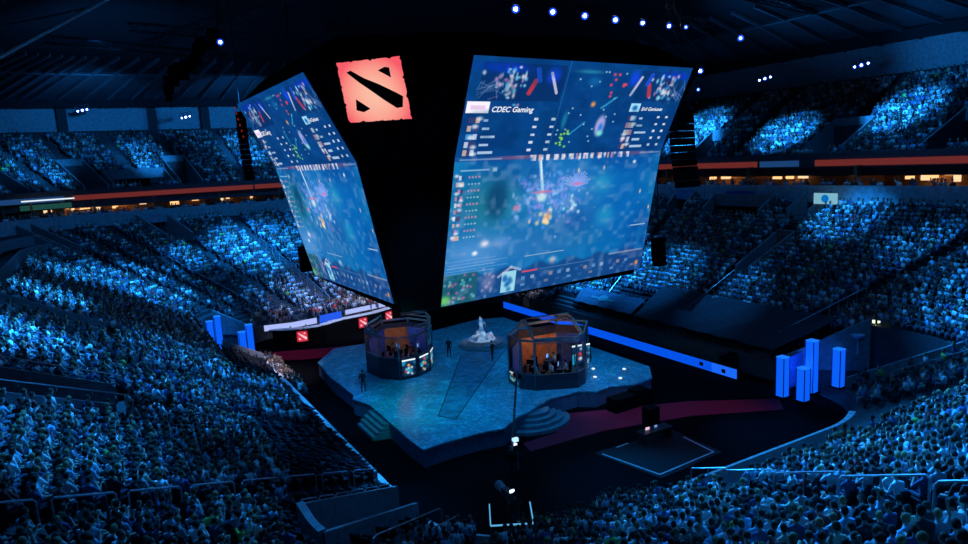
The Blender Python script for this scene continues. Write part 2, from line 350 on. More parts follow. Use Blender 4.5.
# ------------------------------------------------------------------ people
def person_skeleton(pose):
    """joints of a figure facing +Y with its feet on z = 0"""
    J = {}
    if pose['sit']:
        lean = pose.get('lean', 0)
        J['pelvis'] = (0, 0, .53); J['waist'] = (0, .02 + lean * .3, .72); J['chest'] = (0, .03 + lean * .7, .93); J['neck'] = (0, .05 + lean, 1.09)
        for s, n in ((-1, 'L'), (1, 'R')):
            k = pose.get('spread', .12)
            J['hip' + n] = (s * .10, .03, .53); J['knee' + n] = (s * k, .44, .54); J['ank' + n] = (s * k, .42, .10); J['toe' + n] = (s * k * 1.1, .58, .05)
    else:
        lean = pose.get('lean', 0)
        J['pelvis'] = (0, 0, .93); J['waist'] = (0, .01, 1.10); J['chest'] = (0, lean * .5, 1.30); J['neck'] = (0, lean, 1.48)
        st = pose.get('stride', .06)
        for s, n in ((-1, 'L'), (1, 'R')):
            J['hip' + n] = (s * .10, 0, .90); J['knee' + n] = (s * .11, s * st + .02, .49); J['ank' + n] = (s * .12, s * st * 1.3 - .02, .09); J['toe' + n] = (s * .14, s * st * 1.3 + .14, .04)
    cz = J['chest'][2]; cy = J['chest'][1]
    for s, n in ((-1, 'L'), (1, 'R')):
        J['sh' + n] = (s * .185, cy, cz + .08)
        e, wv = pose['arms'][0 if s < 0 else 1]
        J['el' + n] = (s * e[0], cy + e[1], cz + e[2]); J['wr' + n] = (s * wv[0], cy + wv[1], cz + wv[2])
    return J
LAP = ((.25, .06, -.20), (.13, .30, -.30)); CLAP = ((.27, .16, -.16), (.04, .34, .02)); UP = ((.30, .08, .24), (.27, .12, .50)); PHONE = ((.22, .20, -.14), (.10, .30, .10))
CHIN = ((.18, .24, -.26), (.06, .20, .10)); HANG = ((.25, -.03, -.20), (.27, .04, -.44)); CROSS = ((.24, .08, -.18), (-.06, .22, -.10)); DESK = ((.25, .14, -.22), (.18, .42, -.20))
POSES = [dict(name='hands in lap', sit=1, lean=.0, arms=(LAP, LAP)), dict(name='clapping', sit=1, lean=.02, arms=(CLAP, CLAP)), dict(name='leaning forward', sit=1, lean=.16, arms=(LAP, LAP), spread=.17),
         dict(name='one arm raised', sit=1, lean=.0, arms=(LAP, UP)), dict(name='chin on hand', sit=1, lean=.12, arms=(LAP, CHIN)), dict(name='arms folded', sit=1, lean=-.02, arms=(CROSS, CROSS), spread=.15),
         dict(name='holding up a phone', sit=1, lean=.0, arms=(PHONE, PHONE)), dict(name='both arms raised', sit=1, lean=.0, arms=(UP, UP))]
STAND = [dict(name='standing', sit=0, arms=(HANG, HANG)), dict(name='standing, hand at mouth', sit=0, arms=(HANG, CHIN), stride=.03), dict(name='standing at camera', sit=0, arms=(DESK, DESK), lean=.06), dict(name='walking', sit=0, arms=(HANG, LAP), stride=.14)]
DESKP = dict(name='at desk', sit=1, lean=.08, arms=(DESK, DESK))

def head_grid(c, n=14, m=10):
    """a head: wide skull, brow, nose, chin, ears; c = centre"""
    V = []; F = []
    for i in range(m + 1):
        ph = PI * i / m; z = -math.cos(ph); r = math.sin(ph)
        for k in range(n):
            a = 2 * PI * k / n; x = r * math.cos(a); y = r * math.sin(a)
            wz = 1 - .28 * max(0, -z) ** 1.2; X = .078 * x * wz; Y = .098 * y * (1 - .12 * max(0, -z)); Z = .125 * z
            if y > .5: Y += .006 * max(0, -z)
            if y > .85 * r and abs(x) < .35 and -.35 < z < .15: Y += .024 * (1 - abs(z + .15) / .4)
            if abs(y) < .35 and r > .8 and -.35 < z < .25: X *= 1.16
            V.append((c[0] + X, c[1] + Y, c[2] + Z))
    for i in range(m):
        for k in range(n): F.append((i * n + k, i * n + (k + 1) % n, (i + 1) * n + (k + 1) % n, (i + 1) * n + k))
    return V, F
def person_hi(pose, name):
    """one continuous body: skinned limbs fused with the head, then fingers"""
    J = person_skeleton(pose); bm = bmesh.new(); sl = bm.verts.layers.skin.verify(); vv = {}
    R_ = dict(pelvis=.135, waist=.125, chest=.15, neck=.06, hip=.095, knee=.065, ank=.045, toe=.04, sh=.075, el=.048, wr=.034)
    for k, p in J.items():
        v = bm.verts.new(p); key = k[:-1] if k[-1] in 'LR' else k; r = R_[key]
        v[sl].radius = (r * (1.1 if key in ('waist', 'chest', 'pelvis') else 1), r * (.8 if key in ('waist', 'chest') else 1)); vv[k] = v
    vv['pelvis'][sl].use_root = True
    ht = bm.verts.new((J['neck'][0], J['neck'][1] + .02, J['neck'][2] + .12)); ht[sl].radius = (.055, .055); bm.edges.new((vv['neck'], ht))
    E = [('pelvis', 'waist'), ('waist', 'chest'), ('chest', 'neck')]
    for n in 'LR': E += [('pelvis', 'hip' + n), ('hip' + n, 'knee' + n), ('knee' + n, 'ank' + n), ('ank' + n, 'toe' + n), ('chest', 'sh' + n), ('sh' + n, 'el' + n), ('el' + n, 'wr' + n)]
    for a, b in E: bm.edges.new((vv[a], vv[b]))
    me = bpy.data.meshes.new('t'); bm.to_mesh(me); bm.free(); o = bpy.data.objects.new('t', me); COL.objects.link(o)
    sk = o.modifiers.new('s', 'SKIN'); sk.use_smooth_shade = True; ss = o.modifiers.new('u', 'SUBSURF'); ss.levels = 1
    dg = bpy.context.evaluated_depsgraph_get(); m1 = bpy.data.meshes.new_from_object(o.evaluated_get(dg)); bpy.data.objects.remove(o)
    hc = (J['neck'][0], J['neck'][1] + .035, J['neck'][2] + .17)
    bm = bmesh.new(); bm.from_mesh(m1); hv, hf = head_grid(hc); vs = [bm.verts.new(p) for p in hv]
    for f in hf:
        try: bm.faces.new([vs[i] for i in f])
        except ValueError: pass
    bmesh.ops.remove_doubles(bm, verts=vs, dist=1e-5)
    # hands: a palm, four unequal bent fingers and a thumb rooted inside it
    HB = MB()
    for n, sg in (('L', -1), ('R', 1)):
        wv = Vector(J['wr' + n]); d = (wv - Vector(J['el' + n])).normalized(); side = d.cross(Vector((0, 0, 1)))
        side = side.normalized() if side.length > .1 else Vector((1, 0, 0)); nrm = side.cross(d).normalized()
        HB.tube([wv - d * .03, wv + d * .04, wv + d * .085], [.030, .040, .036], 8)
        for k, ln in enumerate((.062, .07, .066, .05)):
            r0 = wv + d * .06 + side * (.030 - .020 * k); HB.tube([r0, r0 + d * (.01 + ln * .6) - nrm * .004, r0 + d * (.01 + ln) - nrm * .02], [.011, .010, .009], 6)
        r0 = wv + d * .02 + side * sg * .02; HB.tube([r0, r0 + side * sg * .03 + d * .03, r0 + side * sg * .04 + d * .06], [.013, .012, .010], 6)
    vs = [bm.verts.new(p) for p in HB.v]
    for f in HB.f: bm.faces.new([vs[i] for i in f])
    bmesh.ops.recalc_face_normals(bm, faces=bm.faces)
    bm.to_mesh(m1); bm.free()
    o = bpy.data.objects.new('t', m1); COL.objects.link(o)
    rm = o.modifiers.new('r', 'REMESH'); rm.mode = 'VOXEL'; rm.voxel_size = .0125; rm.use_smooth_shade = True
    dc = o.modifiers.new('d', 'DECIMATE'); dc.ratio = .16
    dg = bpy.context.evaluated_depsgraph_get(); m2 = bpy.data.meshes.new_from_object(o.evaluated_get(dg)); bpy.data.objects.remove(o)
    bm = bmesh.new(); bm.from_mesh(m2)
    nk = J['neck'][2]; A = [(Vector(J['el' + n]), Vector(J['wr' + n])) for n in 'LR']
    def segd(p, a, b):
        t = max(0, min(1, (p - a).dot(b - a) / (b - a).length_squared)); return (p - a - (b - a) * t).length
    L = [(Vector(J[a + n]), Vector(J[b + n])) for n in 'LR' for a, b in (('hip', 'knee'), ('knee', 'ank'))]
    Tn = [(Vector(J['pelvis']), Vector(J['chest']))] + [(Vector(J['sh' + n]), Vector(J['el' + n])) for n in 'LR']
    for f in bm.faces:
        c = f.calc_center_median(); f.smooth = True; mi = 1
        dl = min(segd(c, *x) for x in L); dt = min(segd(c, *x) for x in Tn); da = min(segd(c, *x) for x in A)
        if c.z > nk + .03 and (c - Vector(hc)).length < .2: mi = 0
        elif min((c - Vector(J['wr' + n])).length for n in 'LR') < .15 and dl > .09 and dt > .10: mi = 0
        elif da < .055 and da < dl and da < dt: mi = 0
        elif c.z < .11: mi = 3
        elif pose['sit'] and dl < .11 and dl < dt - .03 or c.z < (.56 if pose['sit'] else .92): mi = 2
        f.material_index = mi
    me = bpy.data.meshes.new(name); bm.to_mesh(me); bm.free()
    for m_ in BODY_MATS: me.materials.append(m_)
    return me, hc
def hair_mesh(hc, long_=False):
    b = MB(); n = 12; m = 8; base = []
    for i in range(m + 1):
        ph = PI * (i / m) * (.62 if not long_ else .82); z = math.cos(ph); r = math.sin(ph)
        for k in range(n):
            a = 2 * PI * k / n; x = r * math.cos(a); y = r * math.sin(a); zz = z
            if y > .25: zz = max(zz, .28 + .1 * (y - .25))       # hairline above the brow
            f = 1.09 + .02 * math.sin(k * 2.3 + i)
            base.append((hc[0] + .080 * x * f, hc[1] + .098 * y * f - .006, hc[2] + .125 * zz * 1.07 + .004))
    fs = [(i * n + k, i * n + (k + 1) % n, (i + 1) * n + (k + 1) % n, (i + 1) * n + k) for i in range(m) for k in range(n)]
    b.add(base, [f[::-1] for f in fs]); me = b.mesh('hair', hair_m); me.polygons.foreach_set('use_smooth', [True] * len(me.polygons)); return me
HI = []
for p in POSES + [DESKP] + STAND:
    me, hc = person_hi(p, 'body'); tries = 0
    while len(me.polygons) < 2500 and tries < 6:
        tries += 1; p = dict(p, lean=p.get('lean', 0) - .017, spread=p.get('spread', .12) - .004); me, hc = person_hi(p, 'body')
    HI.append((p, me, hair_mesh(hc), hair_mesh(hc, True)))
HAIRC = [((.02, .015, .012), 'dark-haired'), ((.07, .04, .02), 'brown-haired'), ((.30, .2, .09), 'fair-haired')]
def make_person(idx, loc, rz, shirt, label, group=None, hair=0, long_=False, scale=1.0, name='person'):
    p, me, h1, h2 = HI[idx]; o = bpy.data.objects.new(name, me); COL.objects.link(o)
    o.location = loc; o.rotation_euler = (0, 0, rz); o.scale = (scale,) * 3; o.color = (*shirt, 1)
    tag(o, label, 'person', group)
    h = bpy.data.objects.new('hair', h2 if long_ else h1); COL.objects.link(h); h.parent = o; h.color = (*HAIRC[hair][0], 1); return o

def low_person(pose, n=6, far=False):
    J = person_skeleton(pose); parts = []; b = MB(); tone = []
    def T(pts, rad, c, k=n):
        n0 = len(b.v); b.tube(pts, rad, k); tone.extend([c] * (len(b.v) - n0))
    T([J['pelvis'], J['waist'], J['chest'], (J['neck'][0], J['neck'][1], J['neck'][2] - .03)], [.15, .15, .19, .09], 1, n)
    nk = Vector(J['neck']); T([nk - Vector((0, 0, .02)), nk + Vector((0, .02, .07)), nk + Vector((0, .04, .16)), nk + Vector((0, .03, .24))], [.055, .075, .095, .085], 0, n)
    T([nk + Vector((0, .005, .15)), nk + Vector((0, .012, .23)), nk + Vector((0, .02, .30))], [.098, .105, .05], 3, n)
    if far:
        T([J['pelvis'], (0, .42, .52)], [.16, .13], 2, 4); T([(0, .42, .52), (0, .42, .05)], [.12, .1], 2, 4)
        for s in 'LR': T([J['sh' + s], J['el' + s]], [.07, .05], 1, 4); T([J['el' + s], J['wr' + s]], [.045, .045], 0, 4)
    else:
        for s in 'LR':
            T([J['hip' + s], J['knee' + s], J['ank' + s]], [.09, .07, .05], 2, 5); T([J['sh' + s], J['el' + s]], [.075, .05], 1, 5); T([J['el' + s], J['wr' + s]], [.045, .045], 0, 5)
    # quads only: triangulate everything
    F = []
    for f in b.f:
        for i in range(1, len(f) - 1): F.append((f[0], f[i], f[i + 1]))
    return np.array(b.v), np.array(F), np.array(tone)
LOWT = [low_person(p) for p in POSES]; FART = [low_person(p, 5, True) for p in POSES]
SHIRTS = [((.80, .82, .84), 'white'), ((.42, .43, .46), 'grey'), ((.028, .028, .032), 'black'), ((.06, .10, .22), 'navy'), ((.45, .05, .05), 'red'), ((.30, .62, .12), 'lime green'), ((.30, .5, .68), 'pale blue'), ((.6, .5, .35), 'tan')]
SH_W = np.array([.20, .17, .27, .15, .045, .006, .12, .033]); SH_W /= SH_W.sum()
POSE_W = np.array([.34, .12, .17, .05, .1, .14, .05, .03])

def rows_of(D, aisles, cuts, t0, t1, deck):
    out = []; N = D['rows']; ds = .485
    for r in range(N):
        s = (r + .60) / N; t = t0 + random.random() * .008; z = zrow(D, r + 1)
        while t < t1:
            p = xy(D, t, s); q = xy(D, t + .004, s); sp = np.linalg.norm(q - p) / .004; t += ds * random.uniform(.9, 1.12) / sp
            tt = t % 8
            if min(abs(tt - a) for a in aisles) * sp < .75: continue
            skip = False
            for c in cuts:
                pad = .45 / sp
                if c[0] - pad < tt < c[1] + pad and c[2] - .03 < s < c[3] + .03: skip = True; break
            if skip: continue
            p = xy(D, t, s + random.uniform(-.006, .006)); g = xy(D, t, s - .05) - p; ang = math.atan2(g[1], g[0]) - PI / 2
            out.append((p[0], p[1], z, ang, t, s, deck, r))
    return out
SEATS = rows_of(LOW, LOWAISLES, LOWCUTS, -1.2, 6.98, 0) + rows_of(UPP, UPPAISLES, UPPCUTS, 1.9, 6.2, 1)
A = np.array(SEATS); px, py, pz = cam_proj(A[:, :3] + np.array([0, 0, .9])); keep = (pz > 6) & (px > -110) & (px < 1080) & (py > -60) & (py < 660)
A = A[keep]; px = px[keep]; py = py[keep]; pz = pz[keep]
# seats covered by a cloth or left empty: front rows of the far-right side, a few blocks without people
tt = A[:, 4] % 8; ss = A[:, 5]; rr = A[:, 7]; low = A[:, 6] == 0
covered = low & (tt > 2.04) & (tt < 2.9) & (ss < .20) & ~((tt > 2.62) & (ss > .1))
nosea = low & (((tt > .12) & (tt < 1.3) & (ss < np.clip((tt - .1) / .2, 0, 1) * .24)) | ((ss > .95) & (tt > 1.9))) | (~low & (ss > .88)); covered |= low & (tt > 2.9) & (tt < 3.3) & (ss < .06)
emptyblk = (low & (ss > .935)) | (~low & (ss > .86)) | (low & (tt > 6.95) & (tt < 7.3) & (ss < .3)) | (low & (tt > 6.72) & (tt < 6.95) & (ss < .24)) | (low & (tt > .12) & (tt < 1.3) & (ss < np.clip((tt - .1) / .2, 0, 1) * .24)) | (low & (tt > 5.5) & (tt < 6.5) & (ss < .17)) | (low & (ss < .06) & (tt > 6) & (tt < 6.95))
rnd = RNG.random(len(A)); occ = ~covered & ~emptyblk & (rnd > np.where(low, .035, .06))
infr = (px > 2) & (px < 966) & (py > 2) & (py < 546)
order = np.argsort(np.where(infr & occ, pz, 1e9))[:300]; indiv = np.zeros(len(A), bool); indiv[order] = True
order2 = np.argsort(np.where(infr & ~covered & ~nosea, pz, 1e9))[:300]; indiv_seat = np.zeros(len(A), bool); indiv_seat[order2] = True
shirt = RNG.choice(len(SHIRTS), len(A), p=SH_W); pose = RNG.choice(len(POSES), len(A), p=POSE_W / POSE_W.sum()); jit = RNG.normal(0, .22, len(A)); scl = RNG.normal(.94, .04, len(A)); hairi = RNG.choice(3, len(A), p=[.5, .32, .18])
# turn a little towards the stage
face = np.arctan2(50 - A[:, 1], 27 - A[:, 0]) - PI / 2; dlt = (face - A[:, 3] + PI) % (2 * PI) - PI; ang = A[:, 3] + np.clip(dlt, -.5, .5) * .6 + jit

def stamp(name, templates, far_t, idx):
    Vs = []; Fs = []; Ts = []; off = 0
    for i in idx:
        V, F, tn = (far_t if pz[i] > 55 else templates)[pose[i]]
        c, s = math.cos(ang[i]), math.sin(ang[i]); k = scl[i]
        W = np.empty_like(V); W[:, 0] = (V[:, 0] * c - V[:, 1] * s) * k + A[i, 0]; W[:, 1] = (V[:, 0] * s + V[:, 1] * c) * k + A[i, 1]; W[:, 2] = V[:, 2] * k + A[i, 2]
        sk = np.array([.46, .30, .22]) * (.4 + .75 * rnd[i]); shc = np.array(SHIRTS[shirt[i]][0]) * (.75 + .4 * ((rnd[i] * 7) % 1)); pal = np.stack([sk, shc, [.05 + .10 * ((rnd[i] * 13) % 1), .06 + .10 * ((rnd[i] * 13) % 1), .10 + .10 * ((rnd[i] * 13) % 1)], HAIRC[hairi[i]][0]])
        Vs.append(W); Fs.append(F + off); Ts.append(np.clip(pal[tn], 0, .9)); off += len(V)
    me = np_mesh(name, np.vstack(Vs), np.vstack(Fs), crowd_m, np.vstack(Ts)); o = bpy.data.objects.new(name, me); COL.objects.link(o); return o
rest = np.where(occ & ~indiv)[0]
o = stamp('seated_crowd', LOWT, FART, rest); tag(o, 'thousands of seated spectators filling the two decks of the arena under blue light', 'crowd', None, 'stuff')
def region(x, y, t, s):
    if x > 780: a = 'bottom right corner'
    elif x > 600: a = 'near the bottom right rail'
    elif x > 330: a = 'bottom centre'
    elif x > 160: a = 'beside the bottom left handrails'
    else: a = 'bottom left corner'
    b = 'at the frame edge' if y > 520 else ('low down' if y > 485 else ('mid height' if y > 445 else 'higher up'))
    return a, b
for i in order:
    a, b = region(px[i], py[i], tt[i], ss[i]); lg = rnd[i] > .8; sh = SHIRTS[shirt[i]]
    k = .8 + .35 * ((rnd[i] * 7) % 1); col = tuple(min(.9, c * k) for c in sh[0])
    lab = '%s spectator, %s top, %s, %s, %s' % (HAIRC[hairi[i]][1], sh[1], POSES[pose[i]]['name'], a, b)
    if len(lab.split()) > 16: lab = '%s spectator, %s top, %s, %s' % (HAIRC[hairi[i]][1], sh[1], POSES[pose[i]]['name'], a)
    make_person(int(pose[i]), (A[i, 0], A[i, 1], A[i, 2]), float(ang[i]), col, lab, 'spectators in the nearest rows', int(hairi[i]), bool(lg), float(scl[i]))

# seats: pan, back, pedestal
def seat_mb():
    b = MB(); b.box((0, .02, .42), (.46, .42, .06)); b.add([(-.23, -.17, .42), (.23, -.17, .42), (.23, -.27, .86), (-.23, -.27, .86), (-.23, -.22, .42), (.23, -.22, .42), (.23, -.31, .80), (-.23, -.31, .80)], [(3, 2, 1, 0), (4, 5, 6, 7), (0, 1, 5, 4), (2, 3, 7, 6), (1, 2, 6, 5), (3, 0, 4, 7)])
    b.box((0, -.05, .2), (.08, .1, .4)); return b
sb = seat_mb(); seat_me = sb.mesh('arena_seat', seat_m); SV = np.array(sb.v); SF = np.array([q for q in sb.f])
idx = np.where(~indiv_seat & ~nosea & (pz < 75) & ((pz < 36) | ~occ))[0]; Vs = []; Fs = []; off = 0
for i in idx:
    c, s = math.cos(A[i, 3]), math.sin(A[i, 3]); W = SV.copy(); W[:, 0] = SV[:, 0] * c - SV[:, 1] * s + A[i, 0]; W[:, 1] = SV[:, 0] * s + SV[:, 1] * c + A[i, 1]; W[:, 2] = SV[:, 2] + A[i, 2]
    Vs.append(W); Fs.append(SF + off); off += len(SV)
o = bpy.data.objects.new('seat_rows', np_mesh('seat_rows', np.vstack(Vs), np.vstack(Fs), seat_m)); COL.objects.link(o); tag(o, 'rows of dark folding arena seats running through both decks', 'seats', None, 'stuff')
for i in order2:
    o = bpy.data.objects.new('arena_seat', seat_me); COL.objects.link(o); o.location = (A[i, 0], A[i, 1], A[i, 2]); o.rotation_euler = (0, 0, A[i, 3])
    a, b = region(px[i], py[i], tt[i], ss[i]); st = 'occupied' if occ[i] else 'empty'
    tag(o, '%s dark folding seat, %s, %s' % (st, a, b), 'seat', 'folding seats in the nearest rows')
# ------------------------------------------------------------------ painting helpers for the screens (pictures the screens show)
def lin(c):
    c = np.asarray(c, float); return np.where(c <= .04045, c / 12.92, ((c + .055) / 1.055) ** 2.4)
def vnoise(h, w_, cells, rng):
    gy = max(2, int(cells)); gx = max(2, int(cells * w_ / h)); g = rng.random((gy + 1, gx + 1)); y = np.linspace(0, gy - 1e-6, h); x = np.linspace(0, gx - 1e-6, w_)
    yi = y.astype(int); xi = x.astype(int); fy = y - yi; fx = x - xi; fy = fy * fy * (3 - 2 * fy); fx = fx * fx * (3 - 2 * fx)
    a = g[yi][:, xi]; b = g[yi][:, xi + 1]; c = g[yi + 1][:, xi]; d = g[yi + 1][:, xi + 1]
    return (a * (1 - fx) + b * fx) * (1 - fy)[:, None] + (c * (1 - fx) + d * fx) * fy[:, None]
class Pic:
    def __init__(s, w_, h, base): s.w = w_; s.h = h; s.a = np.zeros((h, w_, 3)) + np.array(base) / 255; s.v, s.u = np.mgrid[0:h, 0:w_]; s.u = (s.u + .5) / w_; s.v = (s.v + .5) / h
    def mix(s, m, col): m = np.clip(m, 0, 1)[..., None]; s.a = s.a * (1 - m) + np.array(col) / 255 * m
    def rect(s, u0, v0, u1, v1, col, al=1): s.mix(((s.u > u0) & (s.u < u1) & (s.v > v0) & (s.v < v1)) * al, col)
    def blob(s, u, v, ru, rv, col, al=1, p=1.5): s.mix(al * np.exp(-(((s.u - u) / ru) ** 2 + ((s.v - v) / rv) ** 2) ** p), col)
    def line(s, u0, v0, u1, v1, wd, col, al=1, asp=1.0):
        du, dv = u1 - u0, (v1 - v0) * asp; L2 = du * du + dv * dv; t = np.clip(((s.u - u0) * du + (s.v - v0) * asp * dv) / L2, 0, 1)
        d = np.hypot(s.u - u0 - t * du, (s.v - v0) * asp - t * dv); s.mix((d < wd) * al, col)
    def nz(s, cells, col, al, lo=.5, rng=None): s.mix(np.clip((vnoise(s.h, s.w, cells, rng) - lo) * 3, 0, 1) * al, col)
def icons(P, rng, u0, v0, du, dv, n, horiz=True, step=.05):
    for k in range(n):
        u = u0 + (k * step if horiz else 0); v = v0 + (0 if horiz else k * step)
        for j in range(3): P.rect(u + du * .33 * j, v, u + du * .33 * (j + 1), v + dv, np.array([(70, 150, 215), (205, 215, 235), (190, 130, 165), (30, 80, 150), (215, 180, 165), (60, 60, 110)][rng.integers(6)]), .85)
        P.blob(u + du * rng.random(), v + dv * rng.random(), du * .3, dv * .4, (235, 235, 240), .8)
def paint_upper(W_, H_):
    r = np.random.default_rng(3); P = Pic(W_, H_, (7, 66, 132)); P.nz(5, (4, 48, 108), .5, .4, r); P.nz(14, (18, 84, 155), .3, .55, r)
    P.rect(.40, 0, .404, 1, (40, 115, 180), .5); P.rect(.70, 0, .703, .42, (30, 100, 170), .4); P.rect(.045, .05, .39, .42, (8, 42, 96), .7); P.rect(.745, .06, .97, .40, (8, 42, 96), .5)
    for (u, v, s, fl) in ((.20, .24, 1, 1), (.86, .24, .8, -1)):     # loose brush shapes: pale, red and blue
        P.blob(u - .07 * fl, .10, .10 * s, .05, (12, 60, 225), .7); P.blob(u + .14 * fl, .15, .03 * s, .08, (18, 70, 240), .85)
        for k in range(70): P.blob(u - .03 * fl + r.normal(0, .035) * s, v + r.normal(0, .085), .004 + .005 * r.random(), .012 + .02 * r.random(), rng_col(r), .8)
        P.line(u + .13 * fl * s, v - .11, u + .17 * fl * s, v + .09, .006, (205, 205, 230), .85, .5); P.line(u + .07 * fl * s, v - .03, u + .05 * fl * s, v + .10, .009, (205, 55, 65), .85, .5); P.line(u + .07 * fl * s, v - .14, u + .085 * fl * s, v - .03, .010, (30, 80, 215), .9, .5)
        for k in range(18): P.line(u - .12 * fl + r.normal(0, .03), v + .1 + r.normal(0, .04), u - .09 * fl + r.normal(0, .03), v + r.normal(0, .06), .0016, (120, 150, 200), .5, .5)
    P.rect(.008, .43, .10, .545, (245, 240, 250)); P.rect(.025, .465, .085, .51, (228, 200, 232)); P.rect(.745, .425, .795, .52, (165, 225, 248)); P.blob(.77, .475, .014, .03, (20, 100, 180))
    for side, u in ((0, .028), (1, .752)):
        for k in range(5):
            v = .585 + k * .085 - (side * .02); icons(P, r, u, v, .045, .06, 1); wd_ = (.018, .03, .06, .04, .065)[k]; P.rect(u + .06, v + .02, u + .06 + wd_, v + .045, (190, 215, 240), .85)
            for q in (.0, .09): P.rect(u + (.275 if not side else .155) + q * (.85 if not side else .5), v + .005, u + (.293 if not side else .168) + q * (.85 if not side else .5), v + .032, (225, 235, 250), .9)
    P.nz(9, (0, 50, 95), .25, .5, r)
    for k in range(22): P.blob(.42 + r.random() * .28, .08 + r.random() * .85, .004, .010, (190, 230, 245), .9)
    for k in range(9): P.blob(.60 + r.random() * .09, .10 + r.random() * .26, .007, .016, (235, 70, 100), .95)
    for k in range(12): P.blob(.43 + r.random() * .06, .70 + r.random() * .22, .006, .013, (150, 235, 80), .95)
    P.blob(.62, .68, .024, .12, (195, 180, 230), .85, 3); P.blob(.625, .70, .011, .05, (30, 110, 220), .9); P.blob(.63, .77, .016, .035, (120, 235, 215), .9); P.blob(.555, .44, .011, .03, (240, 150, 80), .95)
    P.line(.48, .78, .54, .64, .004, (40, 160, 215), .7, .5); P.line(.60, .48, .66, .36, .005, (60, 190, 225), .6, .5); P.blob(.50, .10, .06, .02, (50, 150, 170), .6); P.blob(.44, .62, .012, .10, (30, 150, 180), .6); P.blob(.53, .2, .03, .05, (20, 120, 180), .5)
    return P
def rng_col(r): return [(230, 215, 225), (240, 240, 245), (200, 140, 180), (90, 190, 235), (30, 40, 80), (15, 60, 140), (150, 220, 240)][r.integers(7)]
def paint_lower(W_, H_):
    r = np.random.default_rng(8); P = Pic(W_, H_, (8, 102, 172)); P.nz(3, (4, 70, 150), .7, .35, r); P.nz(6, (14, 125, 178), .55, .5, r); P.nz(16, (36, 130, 195), .35, .52, r); P.nz(34, (60, 150, 205), .12, .55, r)
    P.blob(.17, .32, .15, .20, (40, 125, 120), .6, 1); P.blob(.20, .30, .05, .13, (8, 60, 105), .85, 2); P.blob(.12, .66, .18, .14, (110, 160, 222), .65, 1); P.blob(.50, .64, .18, .12, (20, 105, 150), .5, 1)
    P.blob(.82, .40, .12, .32, (5, 95, 180), .6); P.blob(.70, .24, .05, .07, (35, 160, 195), .7, 1); P.blob(.74, .50, .05, .08, (40, 160, 200), .6); P.blob(.50, .28, .18, .20, (75, 140, 215), .6, 1); P.blob(.45, .66, .2, .10, (60, 120, 195), .5, 1); P.blob(.60, .5, .1, .1, (30, 70, 150), .4, 1)
    for k in range(260):
        u = .44 + r.normal(0, .075); v = .30 + r.normal(0, .10); P.blob(u, v, .005 + .006 * r.random(), .008 + .014 * r.random(), [(120, 165, 240), (185, 200, 250), (95, 160, 235), (150, 130, 215), (60, 120, 210)][r.integers(5)], .55)
    for k in range(15):
        a = -PI * (.08 + .84 * k / 14); L = .8 + .4 * r.random(); P.line(.575, .25, .575 + .06 * L * math.cos(a), .25 + .10 * L * math.sin(a), .0032, (150, 175, 245), .75, .7)
    P.blob(.575, .22, .04, .05, (130, 160, 240), .5, 1)
    P.line(.375, .03, .405, .26, .0070, (170, 215, 240), .8, .7); P.line(.378, .03, .395, .18, .003, (225, 245, 255), .9, .7); P.blob(.405, .31, .024, .035, (205, 232, 235), .9, 2); P.blob(.405, .27, .05, .010, (225, 110, 140), .7, 2); P.blob(.575, .23, .026, .011, (215, 110, 160), .8)
    for k in range(16): P.blob(.435 + r.normal(0, .016), .47 + r.normal(0, .030), .010, .018, [(250, 215, 165), (255, 240, 210), (225, 160, 110)][r.integers(3)], .75)
    for k in range(14): P.blob(.56 + r.normal(0, .018), .385 + r.normal(0, .03), .008, .014, [(170, 225, 245), (220, 240, 250), (60, 130, 190)][r.integers(3)], .75)
    P.blob(.29, .37, .014, .022, (225, 120, 160), .85, 2); P.blob(.165, .60, .018, .022, (250, 235, 240), 1, 1); P.blob(.125, .66, .012, .016, (235, 238, 245), 1); P.blob(.24, .60, .04, .04, (120, 160, 220), .5)
    for u, v in ((.57, .13), (.70, .12), (.92, .33), (.985, .47), (.36, .48)): P.blob(u, v, .005, .018, (235, 190, 160), .9)
    P.blob(.86, .085, .009, .014, (230, 240, 240), .95)
    P.rect(0, 0, 1, .03, (20, 70, 140), .8); P.blob(.27, .015, .12, .014, (190, 90, 110), .5); P.blob(.86, .015, .10, .014, (190, 90, 110), .4); icons(P, r, .33, .0, .024, .042, 14, True, .036); P.rect(.02, .012, .2, .024, (170, 200, 230), .5); P.rect(.88, .010, .99, .02, (120, 170, 220), .6)
    icons(P, r, .015, .12, .032, .030, 10, False, .045)
    for k in range(10):
        for q in range(4): P.rect(.065 + q * .014, .127 + k * .045, .073 + q * .014, .140 + k * .045, (165, 205, 230) if k % 2 else (215, 140, 170), .75)
    P.rect(.03, .082, .15, .095, (180, 215, 240), .6); P.rect(.165, .075, .185, .105, (200, 225, 240), .6)
    for k in range(5): P.rect(.01, .70 + k * .022, .22 + .06 * (k % 2), .705 + k * .022, (170, 200, 240), .45)
    P.line(.36, .735, .55, .735, .003, (215, 230, 235), .8); P.line(.90, .61, .98, .61, .003, (215, 230, 235), .8); P.blob(.50, .80, .013, .03, (215, 110, 130), .7); P.blob(.50, .79, .02, .02, (170, 220, 235), .6)
    # console strip along the bottom
    P.mix(np.clip((P.v - .80 - .02 * np.sin(P.u * 40)) * 40, 0, 1) * .7, (22, 58, 118)); P.rect(0, .79, .15, 1, (28, 95, 105), .75)
    for k in range(40): P.blob(.005 + r.random() * .14, .80 + r.random() * .19, .006, .010, [(120, 225, 170), (205, 100, 160), (90, 190, 235), (15, 60, 90)][r.integers(4)], .7)
    P.blob(.015, .965, .022, .035, (120, 225, 100), .8); P.nz(26, (150, 165, 205), .30, .56, r); P.rect(.262, .83, .328, .985, (165, 225, 240), .9)
